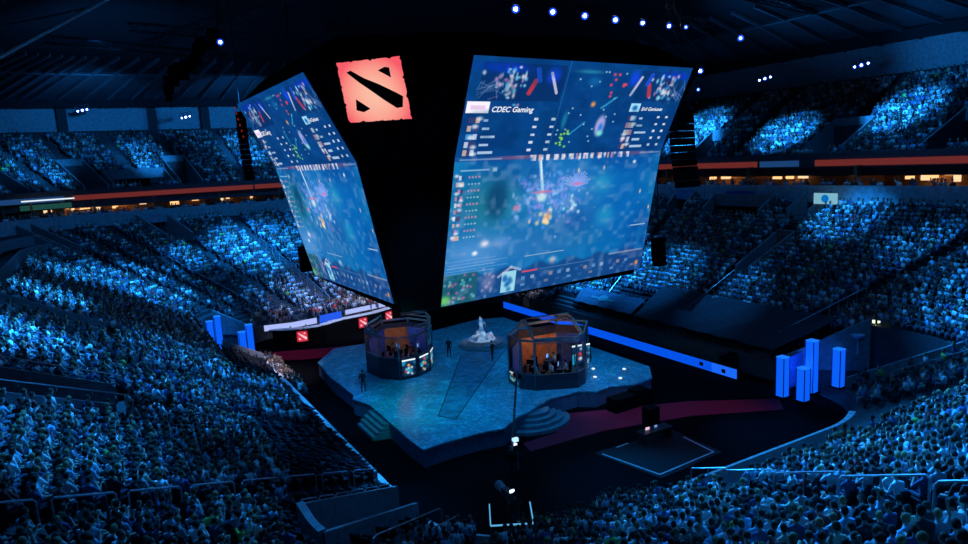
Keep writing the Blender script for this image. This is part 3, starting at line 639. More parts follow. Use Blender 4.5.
    for k in range(9): P.blob(.295 + r.normal(0, .014), .905 + r.normal(0, .035), .011, .018, (30, 105, 175), .8)
    P.line(.245, .86, .30, .80, .006, (190, 190, 215), .7, .7); P.line(.30, .80, .345, .83, .006, (190, 190, 215), .7, .7); P.blob(.20, .88, .03, .07, (125, 130, 175), .7)
    for k in range(12): P.blob(.20 + r.normal(0, .016), .88 + r.normal(0, .04), .007, .012, (170, 160, 195), .6)
    P.rect(.355, .845, .43, .858, (225, 70, 90)); P.rect(.44, .85, .72, .854, (120, 160, 220), .7)
    for k in range(13): P.rect(.355 + k * .045, .885, .373 + k * .045, .915, [(120, 170, 225), (190, 205, 235), (60, 100, 170), (200, 160, 150)][k % 4], .6)
    for k in range(11): P.rect(.355 + k * .058, .94, .374 + k * .058, .96, [(150, 190, 235), (60, 100, 170), (180, 150, 140), (60, 100, 170)][k % 4], .5)
    P.rect(.80, .82, .99, .832, (200, 190, 200), .5); P.blob(.97, .94, .010, .02, (240, 150, 80), .9)
    return P
def screen_panel(pic, tl, tr, bl, br, name, parent, org, thick=.25, gain=1.05):
    """a lit panel: fine grid in front, solid back; corner points in world space"""
    W_, H_ = pic.w, pic.h; u = np.linspace(0, 1, W_ + 1); v = np.linspace(0, 1, H_ + 1); U, Vv = np.meshgrid(u, v)
    tl, tr, bl, br = [np.array(p) for p in (tl, tr, bl, br)]
    G = (tl * (1 - U)[..., None] + tr * U[..., None]) * (1 - Vv)[..., None] + (bl * (1 - U)[..., None] + br * U[..., None]) * Vv[..., None]
    G = G.reshape(-1, 3) - np.array(org); i = np.arange(H_)[:, None] * (W_ + 1) + np.arange(W_)[None, :]; F = np.stack([i, i + W_ + 1, i + W_ + 2, i + 1], -1).reshape(-1, 4)
    c = lin(np.clip(pic.a, 0, 1)) * gain; c = np.pad(c, ((0, 1), (0, 1), (0, 0)), 'edge')
    me = np_mesh(name, G, F, screen_m, c.reshape(-1, 3)); o = bpy.data.objects.new(name, me); COL.objects.link(o); o.parent = parent
    nrm = np.cross(tr - tl, bl - tl); nrm /= np.linalg.norm(nrm)       # points away from the viewer side
    b = MB(); e = .12; cs = [tl, tr, br, bl]; ctr = sum(cs) / 4; cs = [p + (p - ctr) / np.linalg.norm(p - ctr) * e for p in cs]
    f = [tuple(p + nrm * .04 - np.array(org)) for p in cs]; g = [tuple(p + nrm * thick - np.array(org)) for p in cs]; b.add(f + g, [(0, 1, 2, 3), (7, 6, 5, 4), (0, 4, 5, 1), (1, 5, 6, 2), (2, 6, 7, 3), (3, 7, 4, 0)])
    b.build('panel_housing', black, o); return o, nrm
def text_mesh(txt, size, tl, tr, bl, br, u, v, name, m, parent, org, nrm, shear=.2):
    cu = bpy.data.curves.new('t', 'FONT'); cu.body = txt; cu.size = 1; cu.shear = shear; cu.offset = .018; t = bpy.data.objects.new('t', cu); COL.objects.link(t)
    me = bpy.data.meshes.new_from_object(t.evaluated_get(bpy.context.evaluated_depsgraph_get())); bpy.data.objects.remove(t)
    tl, tr, bl, br = [np.array(p) for p in (tl, tr, bl, br)]; X = (tr - tl); Wd = np.linalg.norm(X); X /= Wd; D = (bl - tl); Hd = np.linalg.norm(D)
    for q in me.vertices:
        uu = u + q.co.x * size / Wd; vv_ = v - q.co.y * size / Hd
        p = (tl * (1 - uu) + tr * uu) * (1 - vv_) + (bl * (1 - uu) + br * uu) * vv_ - nrm * .04; q.co = Vector(p - np.array(org))
    me.materials.clear(); me.materials.append(m); o = bpy.data.objects.new(name, me); COL.objects.link(o); o.parent = parent; return o
text_white = emis('caption_white', (.85, .9, 1.0), 1.0)
SU, SL = paint_upper(440, 210), paint_lower(440, 300)
SCR = {'right': ((19.55, 34.5, 23.86), (36.71, 34.5, 23.49), (19.69, 37.8, 18.24), (36.9, 37.8, 18.08), (18.67, 39.0, 8.78), (35.77, 39.0, 9.22)),
       'left': ((11.3, 60.0, 23.64), (11.3, 39.81, 23.5), (13.5, 58.42, 18.35), (13.5, 38.35, 18.29), (15.6, 56.96, 9.11), (15.6, 39.39, 9.38))}
for side, (tl, tr, ml, mr, bl, br) in SCR.items():
    org = tuple((np.array(ml) + np.array(mr)) / 2)
    root = empty('hanging_screen', org, {'right': 'giant folded video screen seen nearly face on, right of the black gap', 'left': 'giant folded video screen seen steeply from the side, left of the black gap'}[side], 'video screen', 'two lit faces of the hanging screen cluster')
    up, n1 = screen_panel(SU, tl, tr, ml, mr, 'upper_panel', root, org); lo_, n2 = screen_panel(SL, ml, mr, bl, br, 'lower_panel', root, org)
    up['label'] = 'upper panel with team names and player lists'; lo_['label'] = 'lower panel with the game picture'
    text_mesh('CDEC Gaming', .50, tl, tr, ml, mr, .108, .525, 'team_name', text_white, up, org, n1); text_mesh('Evil Geniuses', .36, tl, tr, ml, mr, .803, .50, 'team_name', text_white, up, org, n1)
# black carcass the screens hang on
cb = MB()
def lvl(XL, yn, yf, xl, xr, YR, z, ex): return [(XL + .45, yn, z), (xl, YR + .45, z), (xr + ex * .2, YR + .6, z), (xr + ex, YR + 1.6, z), (xr + ex, yf, z), (XL + .45, yf, z)]
LV = [lvl(15.7, 39.5, 57, 18.7, 35.6, 39.1, 8.7, .5), lvl(13.6, 38.5, 58.4, 19.7, 36.8, 37.9, 18.2, 1.6), lvl(11.4, 39.9, 60, 19.6, 36.8, 34.7, 23.9, 2.6), lvl(12.6, 40.5, 58.5, 20.2, 35.8, 36.5, 25.2, 1.5), lvl(13.4, 41, 58, 20.4, 34, 37.5, 25.8, 1)]
vs = [p for L in LV for p in L]; fs = [tuple(range(6))[::-1], tuple(range(24, 30))]
for k in range(4): fs += [(k * 6 + i, k * 6 + (i + 1) % 6, k * 6 + 6 + (i + 1) % 6, k * 6 + 6 + i) for i in range(6)]
CO = (25, 47, 25.8); croot = empty('screen_cluster_frame', CO, 'black draped carcass between and behind the two lit screens, hung from the roof', 'screen rig')
cb.add(vs, fs); cb.build('drape', black, croot, CO)
for (x, y) in ((15, 42), (33, 39), (32, 56), (15, 56)):
    c_ = MB(); c_.tube([(x, y, 25.7), (x, y, 33.5)], .06, 6); c_.build('hoist_cable', dark_metal, croot, CO)

# ------------------------------------------------------------------ the emblem signs
def bil(c, u, v): c = [np.array(p) for p in c]; return (c[0] * (1 - u) + c[1] * u) * (1 - v) + (c[3] * (1 - u) + c[2] * u) * v
def emblem(corners, name, label, cat, group, face_col, edge_col, mark_mat, depth=.18, n=30, frame=None):
    org = tuple(sum(np.array(p) for p in corners) / 4); root = empty(name, org, label, cat, group)
    c = [np.array(p) for p in corners]; nrm = np.cross(c[1] - c[0], c[3] - c[0]); nrm /= np.linalg.norm(nrm); r = random.Random(5)
    rag = {}
    def edge(k):
        return .006 * math.sin(k * .9) + .006 * math.sin(k * 3.3 + 1) + (.022 if k % 9 == 3 else 0)
    V = []; T = []
    for j in range(n + 1):
        for i in range(n + 1):
            u, v = i / n, j / n; uu, vv_ = u, v
            if i == 0: uu += max(0, edge(j))
            if i == n: uu -= max(0, edge(j + 11))
            if j == 0: vv_ += max(0, edge(i + 5))
            if j == n: vv_ -= max(0, edge(i + 23))
            V.append(bil(corners, uu, vv_) - np.array(org)); k = min(1, (((u - .5) / .5) ** 2 + ((v - .55) / .6) ** 2) ** .9 * .75 + .25 * max(0, .5 - v)); T.append(lin(np.array(face_col) / 255) * (1 - k) + lin(np.array(edge_col) / 255) * k)
    F = [(j * (n + 1) + i, (j + 1) * (n + 1) + i, (j + 1) * (n + 1) + i + 1, j * (n + 1) + i + 1) for j in range(n) for i in range(n)]
    me = np_mesh('lit_face', np.array(V), np.array(F), screen_m, np.array(T)); o = bpy.data.objects.new('lit_face', me); COL.objects.link(o); o.parent = root
    bb = MB(); e = frame or .0
    f = [tuple(bil(corners, a, b_) + nrm * .03 - np.array(org)) for a, b_ in ((-e + .03, -e + .03), (1 + e - .03, -e + .03), (1 + e - .03, 1 + e - .03), (-e + .03, 1 + e - .03))]; g = [tuple(np.array(p) + nrm * depth) for p in f]
    bb.add(f + g, [(0, 1, 2, 3), (7, 6, 5, 4), (0, 4, 5, 1), (1, 5, 6, 2), (2, 6, 7, 3), (3, 7, 4, 0)]); bb.build('sign_box', black, root)
    for poly in ([(.13, .175), (.20, .15), (.38, .29), (.58, .40), (.83, .56), (.93, .63), (.895, .80), (.80, .81), (.62, .66), (.44, .49), (.30, .36)], [(.62, .19), (.73, .145), (.80, .16), (.80, .32)], [(.19, .62), (.165, .80), (.27, .84), (.385, .79), (.26, .68)]):
        q = MB(); a = [tuple(bil(corners, u, v) - nrm * .05 - np.array(org)) for u, v in poly]; b2 = [tuple(bil(corners, u, v) - nrm * .015 - np.array(org)) for u, v in poly]; k = len(poly)
        q.add(a + b2, [tuple(range(k)), tuple(range(k, 2 * k))[::-1]] + [(i, k + i, k + (i + 1) % k, (i + 1) % k) for i in range(k)]); q.build('emblem_mark', mark_mat, root)
    return root
emblem(((12.76, 38.24, 23.81), (15.84, 36.32, 23.98), (16.21, 36.1, 20.52), (13.15, 38.0, 20.49)), 'emblem_sign', 'large glowing salmon sign with ragged edges and slanting black emblem, hung between the screens', 'sign', None, (252, 190, 165), (248, 92, 105), black)

# ------------------------------------------------------------------ stage
ST = (25, 48, 0); SZ = 1.2
stage = empty('stage', ST, 'wide many-cornered arena stage with an icy blue floor, in the middle of the arena', 'stage')
outline = [(15.4, 58.0), (15.0, 53.1), (15.1, 47.5), (14.7, 46.7), (15.3, 45.0), (15.2, 40.4), (15.1, 37.2), (15.2, 35.4), (17.0, 35.6), (19.1, 35.6), (20.8, 35.3), (22.4, 36.3), (24.0, 36.9), (26.2, 37.9), (28.6, 37.9), (29.6, 37.0), (31.0, 37.3), (33, 36.5), (34.8, 36.8), (36.6, 39), (36.8, 61.5), (34, 62.5), (25.7, 60.8), (18.0, 61.5)]
deck_m = bpy.data.materials.new('stage_floor_print'); deck_m.use_nodes = True
nt = deck_m.node_tree; bs = nt.nodes['Principled BSDF']; tc = nt.nodes.new('ShaderNodeTexCoord'); mp = nt.nodes.new('ShaderNodeMapping'); mp.inputs['Scale'].default_value = (1, 1.0, 1); nt.links.new(tc.outputs['Object'], mp.inputs['Vector'])
nz = nt.nodes.new('ShaderNodeTexNoise'); nz.inputs['Scale'].default_value = .55; nz.inputs['Detail'].default_value = 9; nz.inputs['Roughness'].default_value = .68; nz.inputs['Distortion'].default_value = 1.6; nt.links.new(mp.outputs['Vector'], nz.inputs['Vector'])
n2 = nt.nodes.new('ShaderNodeTexNoise'); n2.inputs['Scale'].default_value = 4.5; n2.inputs['Detail'].default_value = 6; n2.inputs['Roughness'].default_value = .7; nt.links.new(mp.outputs['Vector'], n2.inputs['Vector'])
vo = nt.nodes.new('ShaderNodeTexVoronoi'); vo.feature = 'DISTANCE_TO_EDGE'; vo.inputs['Scale'].default_value = .8; nt.links.new(mp.outputs['Vector'], vo.inputs['Vector'])
r1 = nt.nodes.new('ShaderNodeValToRGB'); el = r1.color_ramp.elements; el[0].position = .38; el[0].color = (.03, .11, .18, 1); el[1].position = .64; el[1].color = (.22, .80, .9, 1); e2 = el.new(.52); e2.color = (.035, .29, .40, 1)
mx = nt.nodes.new('ShaderNodeMix'); mx.data_type = 'FLOAT'; mx.inputs[0].default_value = .55; nt.links.new(nz.outputs['Fac'], mx.inputs[2]); nt.links.new(n2.outputs['Fac'], mx.inputs[3]); nt.links.new(mx.outputs[0], r1.inputs['Fac'])
r2 = nt.nodes.new('ShaderNodeValToRGB'); r2.color_ramp.elements[0].position = 0; r2.color_ramp.elements[0].color = (1, 1, 1, 1); r2.color_ramp.elements[1].position = .035; r2.color_ramp.elements[1].color = (0, 0, 0, 1); nt.links.new(vo.outputs['Distance'], r2.inputs['Fac'])
m3 = nt.nodes.new('ShaderNodeMix'); m3.data_type = 'RGBA'; m3.inputs[7].default_value = (.65, .7, .72, 1); ml_ = nt.nodes.new('ShaderNodeMath'); ml_.operation = 'MULTIPLY'; ml_.inputs[1].default_value = .35; nt.links.new(r2.outputs['Color'], ml_.inputs[0]); nt.links.new(ml_.outputs[0], m3.inputs[0]); nt.links.new(r1.outputs['Color'], m3.inputs[6]); nt.links.new(m3.outputs[2], bs.inputs['Base Color']); bs.inputs['Roughness'].default_value = .38; bs.inputs['Specular IOR Level'].default_value = .5
fascia_m = mat('stage_fascia', (.10, .14, .22), .5)
b = MB(); b.prism(outline, SZ - .12, SZ); b.build('deck', deck_m, stage, ST)
q = MB(); q.prism([(18.3, 39.7), (19.0, 38.5), (27.7, 47.9), (34.2, 54.5), (31.5, 57.0), (26.3, 51.5)], SZ + .002, SZ + .012); q.build('runway', mat('runway_print', (.05, .19, .29), .4, var=.5, scale=1.5), stage, ST)
b = MB(); b.prism([(25 + (x - 25) * .995, 48 + (y - 48) * .995) for x, y in outline], 0, SZ - .12); b.build('stage_wall', fascia_m, stage, ST)
step_m = mat('step_tread', (.16, .19, .24), .55)
for k in range(4):   # rounded steps on the carpet side
    R1 = 2.4 - k * .45; pts = []
    for j in range(13):
        a = PI + PI * j / 12; pts.append((24.4 + R1 * math.cos(a) * 1.1, 37.3 + R1 * .85 * math.sin(a)))
    q = MB(); q.prism(pts, 0, .24 * (k + 1)); q.build('curved_step', step_m, stage, ST)
for k in range(4):   # straight steps at the left edge
    q = MB(); d = (3 - k) * .27; q.prism([(15.2 - .27 - d, 41.2), (15.4, 40.9), (15.4, 44.6), (15.2 - .27 - d, 44.3)], 0, .24 * (k + 1)); q.build('step', step_m, stage, ST)
# joint lines of the runway let into the deck
q = MB(); seam = [(26.3, 51.5), (18.3, 39.7), (19.0, 38.5), (27.7, 47.9), (34.2, 54.5)]
for a, c_ in zip(seam, seam[1:]): q.bar((*a, SZ + .015), (*c_, SZ + .015), .07, .02)
q.build('deck_joint', mat('joint_dark', (.02, .025, .03), .6), stage, ST)
for i, (x, y) in enumerate(((32.8, 41.3), (34.6, 39.7), (31.6, 39.6), (32.9, 38.2))):
    q = MB(); q.lathe([(.14, 0), (.14, .05), (.10, .07)], (x, y, SZ), 10); o = q.build('floor_light', emis('floor_dot', (.8, .9, 1), 1.2), None, (x, y, SZ))
    tag(o, 'small white floor light on the stage beside the right booth, %s of the four' % ('upper left', 'upper right', 'lower left', 'lower right')[i], 'floor light', 'floor lights beside the right booth')
for nm, poly, lb in (('carpet', [(21.9, 34.9), (21.6, 33.6), (27.2, 33.4), (33.7, 31.8), (39.4, 28.9), (40.9, 30.4), (35.6, 33.9), (30.6, 35.9), (27, 37.4), (24.5, 35.0)], 'crimson carpet running right from the curved stage steps to the glowing columns'),
                     ('carpet', [(12.0, 66.2), (15.4, 64.0), (23.2, 61.2), (24.2, 64.4), (14.5, 68.4), (12.6, 68.9)], 'crimson carpet at the far left, behind the stage towards the left columns')):
    q = MB(); q.prism(poly, 0.004, .03); o = q.build(nm, carpet_m, None, (poly[0][0], poly[0][1], 0)); tag(o, lb, 'carpet', 'red carpets')

# trophy statue on round steps
sx, sy = 29.5, 53.3; r_ = empty('trophy_statue', (sx, sy, SZ), 'white sculpted trophy statue on a round stepped plinth at the back of the stage', 'statue')
for k, (R1, h0) in enumerate(((2.3, .0), (1.85, .18), (1.4, .36))):
    q = MB(); q.lathe([(R1, 0), (R1, .15), (R1 - .06, .18)], (0, 0, h0), 32); q.build('plinth_step', step_m, r_)
q = MB(); q.lathe([(1.25, 0), (1.22, .1), (.85, .16), (.6, .3), (.4, .5), (.28, .7), (.2, .85)], (0, 0, .54), 18)
for k in range(9):
    a = k * .7; q.tube([(.95 * math.cos(a), .95 * math.sin(a), .6), (.8 * math.cos(a + .2), .8 * math.sin(a + .2), .7 + .22 * (k % 3)), (.4 * math.cos(a + .6), .4 * math.sin(a + .6), .9 + .12 * (k % 2))], [.24, .17, .08], 6)
q.build('rocky_base', white_p, r_, smooth=True)
q = MB(); q.tube([(-.05, 0, 1.35), (-.03, 0, 1.75), (-.05, .05, 2.05), (0, 0, 2.3)], [.26, .17, .24, .12], 10); q.tube([(0, 0, 2.25), (.0, 0, 2.42), (0, 0, 2.58)], [.09, .14, .07], 10); q.tube([(.15, 0, 2.15), (.4, .1, 1.95), (.5, .2, 1.55)], [.09, .08, .06], 7); q.tube([(-.2, 0, 2.15), (-.32, -.15, 2.4), (-.2, -.2, 2.75)], [.08, .07, .05], 7); q.build('standing_figure', white_p, r_, smooth=True)

# ------------------------------------------------------------------ player booths
booth_dark = mat('booth_panel', (.03, .035, .05), .4); booth_in = mat('booth_interior', (.55, .20, .06), .7); booth_in2 = mat('booth_interior_blue', (.06, .12, .4), .7)
def led_card(seed, W_=26, H_=40):
    r = np.random.default_rng(seed); P = Pic(W_, H_, (10, 45, 80)); P.nz(4, (30, 150, 190), .9, .45, r); P.nz(7, (4, 10, 30), .8, .5, r)
    for k in range(8): P.blob(.2 + .6 * r.random(), .2 + .7 * r.random(), .10, .08, [(130, 225, 240), (235, 240, 245), (235, 60, 50), (240, 200, 90)][r.integers(4)], .8)
    P.rect(.0, .0, 1, .09, (235, 245, 250)); return P
def booth(label, base, plan, kinds, inner, spot, seed, hbase, hglass, roof_pts, front=None):
    root = empty('player_booth', base, label, 'booth', 'two player booths on the stage'); n = len(plan); loc = lambda p, z: (p[0] - base[0], p[1] - base[1], z)
    q = MB(); q.prism([loc(p, 0)[:2] for p in plan], 0, .35); q.build('booth_floor', booth_dark, root)
    q = MB(); g = MB(); fr = MB()
    for i in range(n):
        a, c_ = plan[i], plan[(i + 1) % n]; k = kinds[i]; hb = hbase if k != 'back' else .4
        q.bar(loc(a, hb / 2), loc(c_, hb / 2), .18, hb)
        fr.bar(loc(a, .2), loc(a, hglass), .12, .12)
        fr.bar(loc(a, hglass), loc(c_, hglass), .10, .14); fr.bar(loc(a, hbase), loc(c_, hbase), .08, .08)
        if k in ('glass', 'led', 'dark'):
            if k != 'dark': g.bar(loc(a, (hb + hglass) / 2), loc(c_, (hb + hglass) / 2), .03, hglass - hb)
            else: q.bar(loc(a, hglass / 2), loc(c_, hglass / 2), .16, hglass * .98)
            L = math.dist(a, c_); m_ = max(1, int(L / .9))
            for j in range(1, m_):
                t_ = j / m_; p = (a[0] + (c_[0] - a[0]) * t_, a[1] + (c_[1] - a[1]) * t_); fr.bar(loc(p, hbase), loc(p, hglass), .04, .04)
        if k == 'back': q.bar(loc(a, hglass * .45), loc(c_, hglass * .45), .14, hglass * .9)
        if k in ('led', 'leddark') or (k == 'dark' and front == i):
            L = math.dist(a, c_); m_ = 1 if L < 2.2 else int(L / 1.5); d = np.array([c_[0] - a[0], c_[1] - a[1]]) / L; nn = np.array([d[1], -d[0]])
            ctr = np.array([sum(p[0] for p in plan) / n, sum(p[1] for p in plan) / n])
            if nn.dot(np.array(a) - ctr) < 0: nn = -nn
            for j in range(m_):
                t0_, t1_ = (j + .12) / m_ * L, (j + .88) / m_ * L; p0 = np.array(a) + d * t0_ + nn * .12; p1 = np.array(a) + d * t1_ + nn * .12; z0, z1 = .25, hbase - .15
                if np.cross(np.append(d, 0), (0, 0, -1)).dot(np.append(nn, 0)) > 0: p0, p1 = p1, p0
                o, _ = screen_panel(led_card(seed + i * 5 + j), (*p0, z1 + base[2]), (*p1, z1 + base[2]), (*p0, z0 + base[2]), (*p1, z0 + base[2]), 'led_card', root, base, .08, 1.1)
    q.build('booth_wall', booth_dark, root); g.build('glass_panel', glass_m, root); fr.build('window_frame', mat('frame_grey', (.16, .18, .2), .5), root)
    q = MB()
    for r2_ in roof_pts:
        P_ = [Vector((x - base[0], y - base[1], z)) for x, y, z in r2_]; q.tube(P_, .07, 6); q.tube([p - Vector((0, 0, .35)) for p in P_], .05, 6)
        for a, c_ in zip(P_, P_[1:]): q.tube([a, c_ - Vector((0, 0, .35))], .03, 4); q.tube([a - Vector((0, 0, .35)), a], .03, 4)
    q.build('roof_truss', mat('frame_grey', (.16, .18, .2), .5), root)
    q = MB(); ctr = Vector((sum(p[0] for p in plan) / n, sum(p[1] for p in plan) / n)); pts = [(ctr.x + (p[0] - ctr.x) * .93 - base[0], ctr.y + (p[1] - ctr.y) * .93 - base[1]) for p in inner]
    for j_, (a, c_) in enumerate(zip(pts, pts[1:])): q.bar((*a, 1.5), (*c_, 1.5), .08, 2.4, j_ % 2)
    q.build('inner_lining', [booth_in2, booth_in], root)
    ld = bpy.data.lights.new('booth_lamp', 'POINT'); ld.energy = spot[1]; ld.color = spot[2]; ld.shadow_soft_size = .15; lo2 = bpy.data.objects.new('booth_lamp', ld); COL.objects.link(lo2); lo2.parent = root; lo2.location = (spot[0][0] - base[0], spot[0][1] - base[1], spot[0][2])
    return root
def arcpts(a, b_, h, z, n=8): return [(a[0] + (b_[0] - a[0]) * t, a[1] + (b_[1] - a[1]) * t, z + h * math.sin(PI * t)) for t in np.linspace(0, 1, n)]
P1 = [(18.0, 52.3), (18.3, 50.0), (19.3, 48.55), (20.8, 48.5), (22.2, 49.3), (23.2, 50.7), (23.7, 52.6), (22.8, 54.6), (20.6, 55.2)]
booth('oval glass player booth, left of the stage, with lit cards round its base', (20.8, 51.4, SZ), P1, ['glass', 'glass', 'led', 'led', 'led', 'led', 'back', 'back', 'back'], [P1[6], P1[7], P1[8], P1[0]], ((20.9, 51.6, 3.2), 90, (1, .35, .2)), 40, 1.75, 3.4,
      [[(P1[i][0], P1[i][1], 3.9) for i in (8, 0, 1)], [(P1[i][0], P1[i][1], 4.1) for i in (3, 4, 5, 6, 7)]])
P2 = [(25.8, 42.6), (25.75, 40.9), (26.35, 39.9), (29.1, 38.5), (30.1, 39.0), (31.2, 40.2), (33.0, 42.2), (31.4, 44.2), (28.0, 44.6)]
booth('glass player booth, right of the stage, orange-lit inside, with flat dark front', (28.8, 41.2, SZ), P2, ['led', 'glass', 'glass', 'glass', 'dark', 'leddark', 'back', 'back', 'back'], [P2[6], P2[7], P2[8], P2[0]], ((29.0, 41.8, 3.3), 150, (1, .42, .12)), 77, 1.15, 3.7,
      [arcpts(P2[2], P2[8], .9, 3.8), arcpts(P2[4], P2[7], .9, 3.8), [(P2[2][0], P2[2][1], 3.85), (P2[3][0], P2[3][1], 3.85), (P2[4][0], P2[4][1], 3.85)], [(27.3, 42.4, 4.8), (30.8, 41.7, 4.8)]], front=0)
def desk_and_player(x, y, rz, shirt, lbl, dl):
    d = MB(); d.box((0, .52, .74), (1.1, .6, .05)); d.box((-.5, .52, .37), (.05, .55, .72)); d.box((.5, .52, .37), (.05, .55, .72)); o = d.build('player_desk', dark_metal); o.location = (x, y, SZ + .35); o.rotation_euler = (0, 0, rz); tag(o, 'dark player desk ' + dl, 'desk', 'desks in the player booths')
    m_ = MB(); m_.box((0, .7, 1.05), (.58, .04, .36)); m_.box((0, .72, .82), (.06, .04, .14)); m_.box((0, .7, .775), (.25, .18, .02)); o = m_.build('monitor', black); o.location = (x, y, SZ + .35); o.rotation_euler = (0, 0, rz); tag(o, 'black monitor on the player desk ' + dl, 'monitor', 'monitors in the player booths')
    s = MB(); s.box((0, .67, 1.05), (.54, .01, .31)); s.build('display', emis('monitor_glow', (.25, .4, .9), 1.0), o)
    c = MB(); c.box((0, 0, .45), (.5, .5, .1)); c.box((0, -.24, .85), (.48, .1, .75)); c.tube([(0, 0, .05), (0, 0, .42)], .05, 6); c.tube([(-.28, 0, .05), (.28, 0, .05)], .04, 6); c.tube([(0, -.28, .05), (0, .28, .05)], .04, 6); o = c.build('gaming_chair', black); o.location = (x, y, SZ + .35); o.rotation_euler = (0, 0, rz); tag(o, 'black high-backed chair at the desk ' + dl, 'chair', 'chairs in the player booths')
    make_person(8, (x, y, SZ + .37), rz, shirt, lbl, 'players in the booths', 0)
for i, (x, y) in enumerate(((19.4, 51.6), (20.2, 50.4), (21.3, 51.4), (22.0, 52.6), (20.6, 53.4))):
    w_ = ('nearest the left glass', 'behind the first lit card', 'in the middle', 'by the right end', 'at the back')[i]; desk_and_player(x, y, -2.2 + .2 * i, (.5, .06, .05), 'player in red shirt at a desk in the left booth, ' + w_, 'in the left booth, ' + w_)
for i, (x, y) in enumerate(((27.0, 41.0), (28.2, 40.4), (29.3, 40.0), (28.0, 42.6), (29.8, 42.2))):
    w_ = ('nearest its dark left wing', 'left of its middle post', 'right of its middle post', 'at the back left', 'at the back right')[i]; desk_and_player(x, y, (1.2, .6, -.4, 1.0, -.6)[i] + 1.2, (.5, .5, .5), 'player in pale shirt at a desk in the right booth, ' + w_, 'in the right booth, ' + w_)

bc = (31.8, 41.7, SZ); r_ = empty('led_card_stand', bc, 'bright cyan LED card standing at the right end of the right booth', 'led screen')
screen_panel(led_card(123), (31.32, 42.03, 3.2), (32.45, 41.2, 3.4), (31.32, 42.03, 1.6), (32.45, 41.2, 1.95), 'led_card', r_, bc, .12, 1.2); q = MB(); q.bar((-.3, .25, 0), (-.3, .25, 1.4), .12); q.bar((.5, -.3, 0), (.5, -.3, 1.4), .12); q.build('stand_post', black, r_)
# people standing on the stage and about
blk = (.02, .02, .025)
for (x, y, rz, pi_, lb) in ((15.9, 47.6, -.6, 9, 'person in black standing on the stage in front of the left booth'), (25.3, 51.8, 2.6, 9, 'person in black standing between the left booth and the statue'), (27.7, 48.4, .4, 9, 'person in black standing just right of the statue')):
    make_person(pi_, (x, y, SZ), rz, blk, lb, None, 0)
# ------------------------------------------------------------------ curved desk wall at the back left, LED strip, tarp
dk = [(14.6, 71.4), (16.0, 70.2), (17.6, 69.6), (19.4, 69.6), (20.8, 70.4), (22.2, 71.0), (24.2, 71.2), (26.2, 71.6), (29.6, 73.2)]
q = MB()
for a, c in zip(dk, dk[1:]): q.bar((*a, .8), (*c, .8), .25, 1.6)
dorg = (21.6, 67.6, 0); r_ = empty('analyst_desk_wall', dorg, 'long curved black desk wall with small red signs, behind the stage at the left', 'desk'); q.build('front_panel', black, r_, dorg)
q = MB()
for a, c in zip(dk, dk[1:]): q.bar((a[0] - .1, a[1] + .6, 1.6), (c[0] - .1, c[1] + .6, 1.6), 1.0, .08)
q.build('desk_top', white_p, r_, dorg)
lo = [(13.9, 72.2, 1.5), (16.6, 71.6, 1.5), (19.4, 72.0, 1.5)]; hi = [(13.9, 72.2, 2.1), (16.6, 71.6, 2.1), (19.4, 72.0, 2.1)]
o = wall_ribbon('light_panel', lo, hi, white_led, .12); tag(o, 'glowing lavender light panel above the left end of the curved desk wall', 'light panel', 'light panels behind the desk wall')
o = wall_ribbon('light_panel', [(23.0, 73.0, 1.7), (30.6, 74.6, 1.7)], [(23.0, 73.0, 2.2), (30.6, 74.6, 2.2)], white_led, .12); tag(o, 'glowing white light panel below the bottom tip of the left screen', 'light panel', 'light panels behind the desk wall')
o = wall_ribbon('light_panel', [(19.6, 71.4, 1.5), (22.2, 72.0, 1.5)], [(19.6, 71.4, 2.4), (22.2, 72.0, 2.4)], strip_blue, .12); tag(o, 'blue glowing panel in the middle of the curved desk wall', 'light panel', 'light panels behind the desk wall')
for (x, y, dx, dy, lb) in ((17.2, 69.7, .94, -.34, 'leftmost of the three'), (24.2, 71.2, .98, .2, 'middle of the three'), (27.6, 72.2, .9, .43, 'rightmost of the three')):
    d = np.array([dx, dy, 0]); d /= np.linalg.norm(d); c = np.array([x, y, .95]) + np.array([d[1], -d[0], 0]) * .32; k = .55; z = np.array([0, 0, 1.])
    emblem((tuple(c - d * k + z * k), tuple(c + d * k + z * k), tuple(c + d * k - z * k), tuple(c - d * k - z * k)), 'small_emblem_sign', 'small red square sign with slanting pale mark, %s on the desk wall' % lb, 'sign', 'red signs on the desk wall', (225, 60, 80), (190, 30, 60), emis('pale_mark', (.9, .6, .65), 1), .1, 8)
for i, (x, y, c_) in enumerate(((16.4, 71.3, 0), (18.0, 71.1, 2), (20.3, 71.2, 0), (22.6, 72.3, 0), (24.4, 72.4, 4), (26.2, 72.9, 0), (28.2, 73.6, 2))):
    make_person(9 + (i % 2), (x, y, 0), PI + .2 * i - .5, SHIRTS[c_][0], 'person in a %s top standing behind the curved desk wall, number %s from the left' % (SHIRTS[c_][1], ('one', 'two', 'three', 'four', 'five', 'six', 'seven')[i]), 'people behind the desk wall', i % 3)
q = MB(); q.box((0, 0, 0), (.5, 34.6, .82)); org = (42.2, 52.5, .42); r_ = empty('led_strip_wall', org, 'long low bright blue LED strip running diagonally behind the stage on the right', 'led strip')
b = MB(); b.box((0, 0, -.02), (.30, 35.0, .80)); b.build('strip_housing', black, r_)
for k in range(14):
    b = MB(); y0 = -17.4 + k * 2.5; b.box((-.18, y0 + 1.2, 0), (.06, 2.46, .76)); b.build('light_segment', strip_blue if k != 0 else emis('blue_led_pale', (.01, .14, .95), 1.0), r_)
for (yy, z) in ((36.3, .40), (38.6, .45)):
    b = MB(); b.box((-.24, yy - org[1], z - org[2]), (.05, .35, .3)); b.build('socket_plate', black, r_)
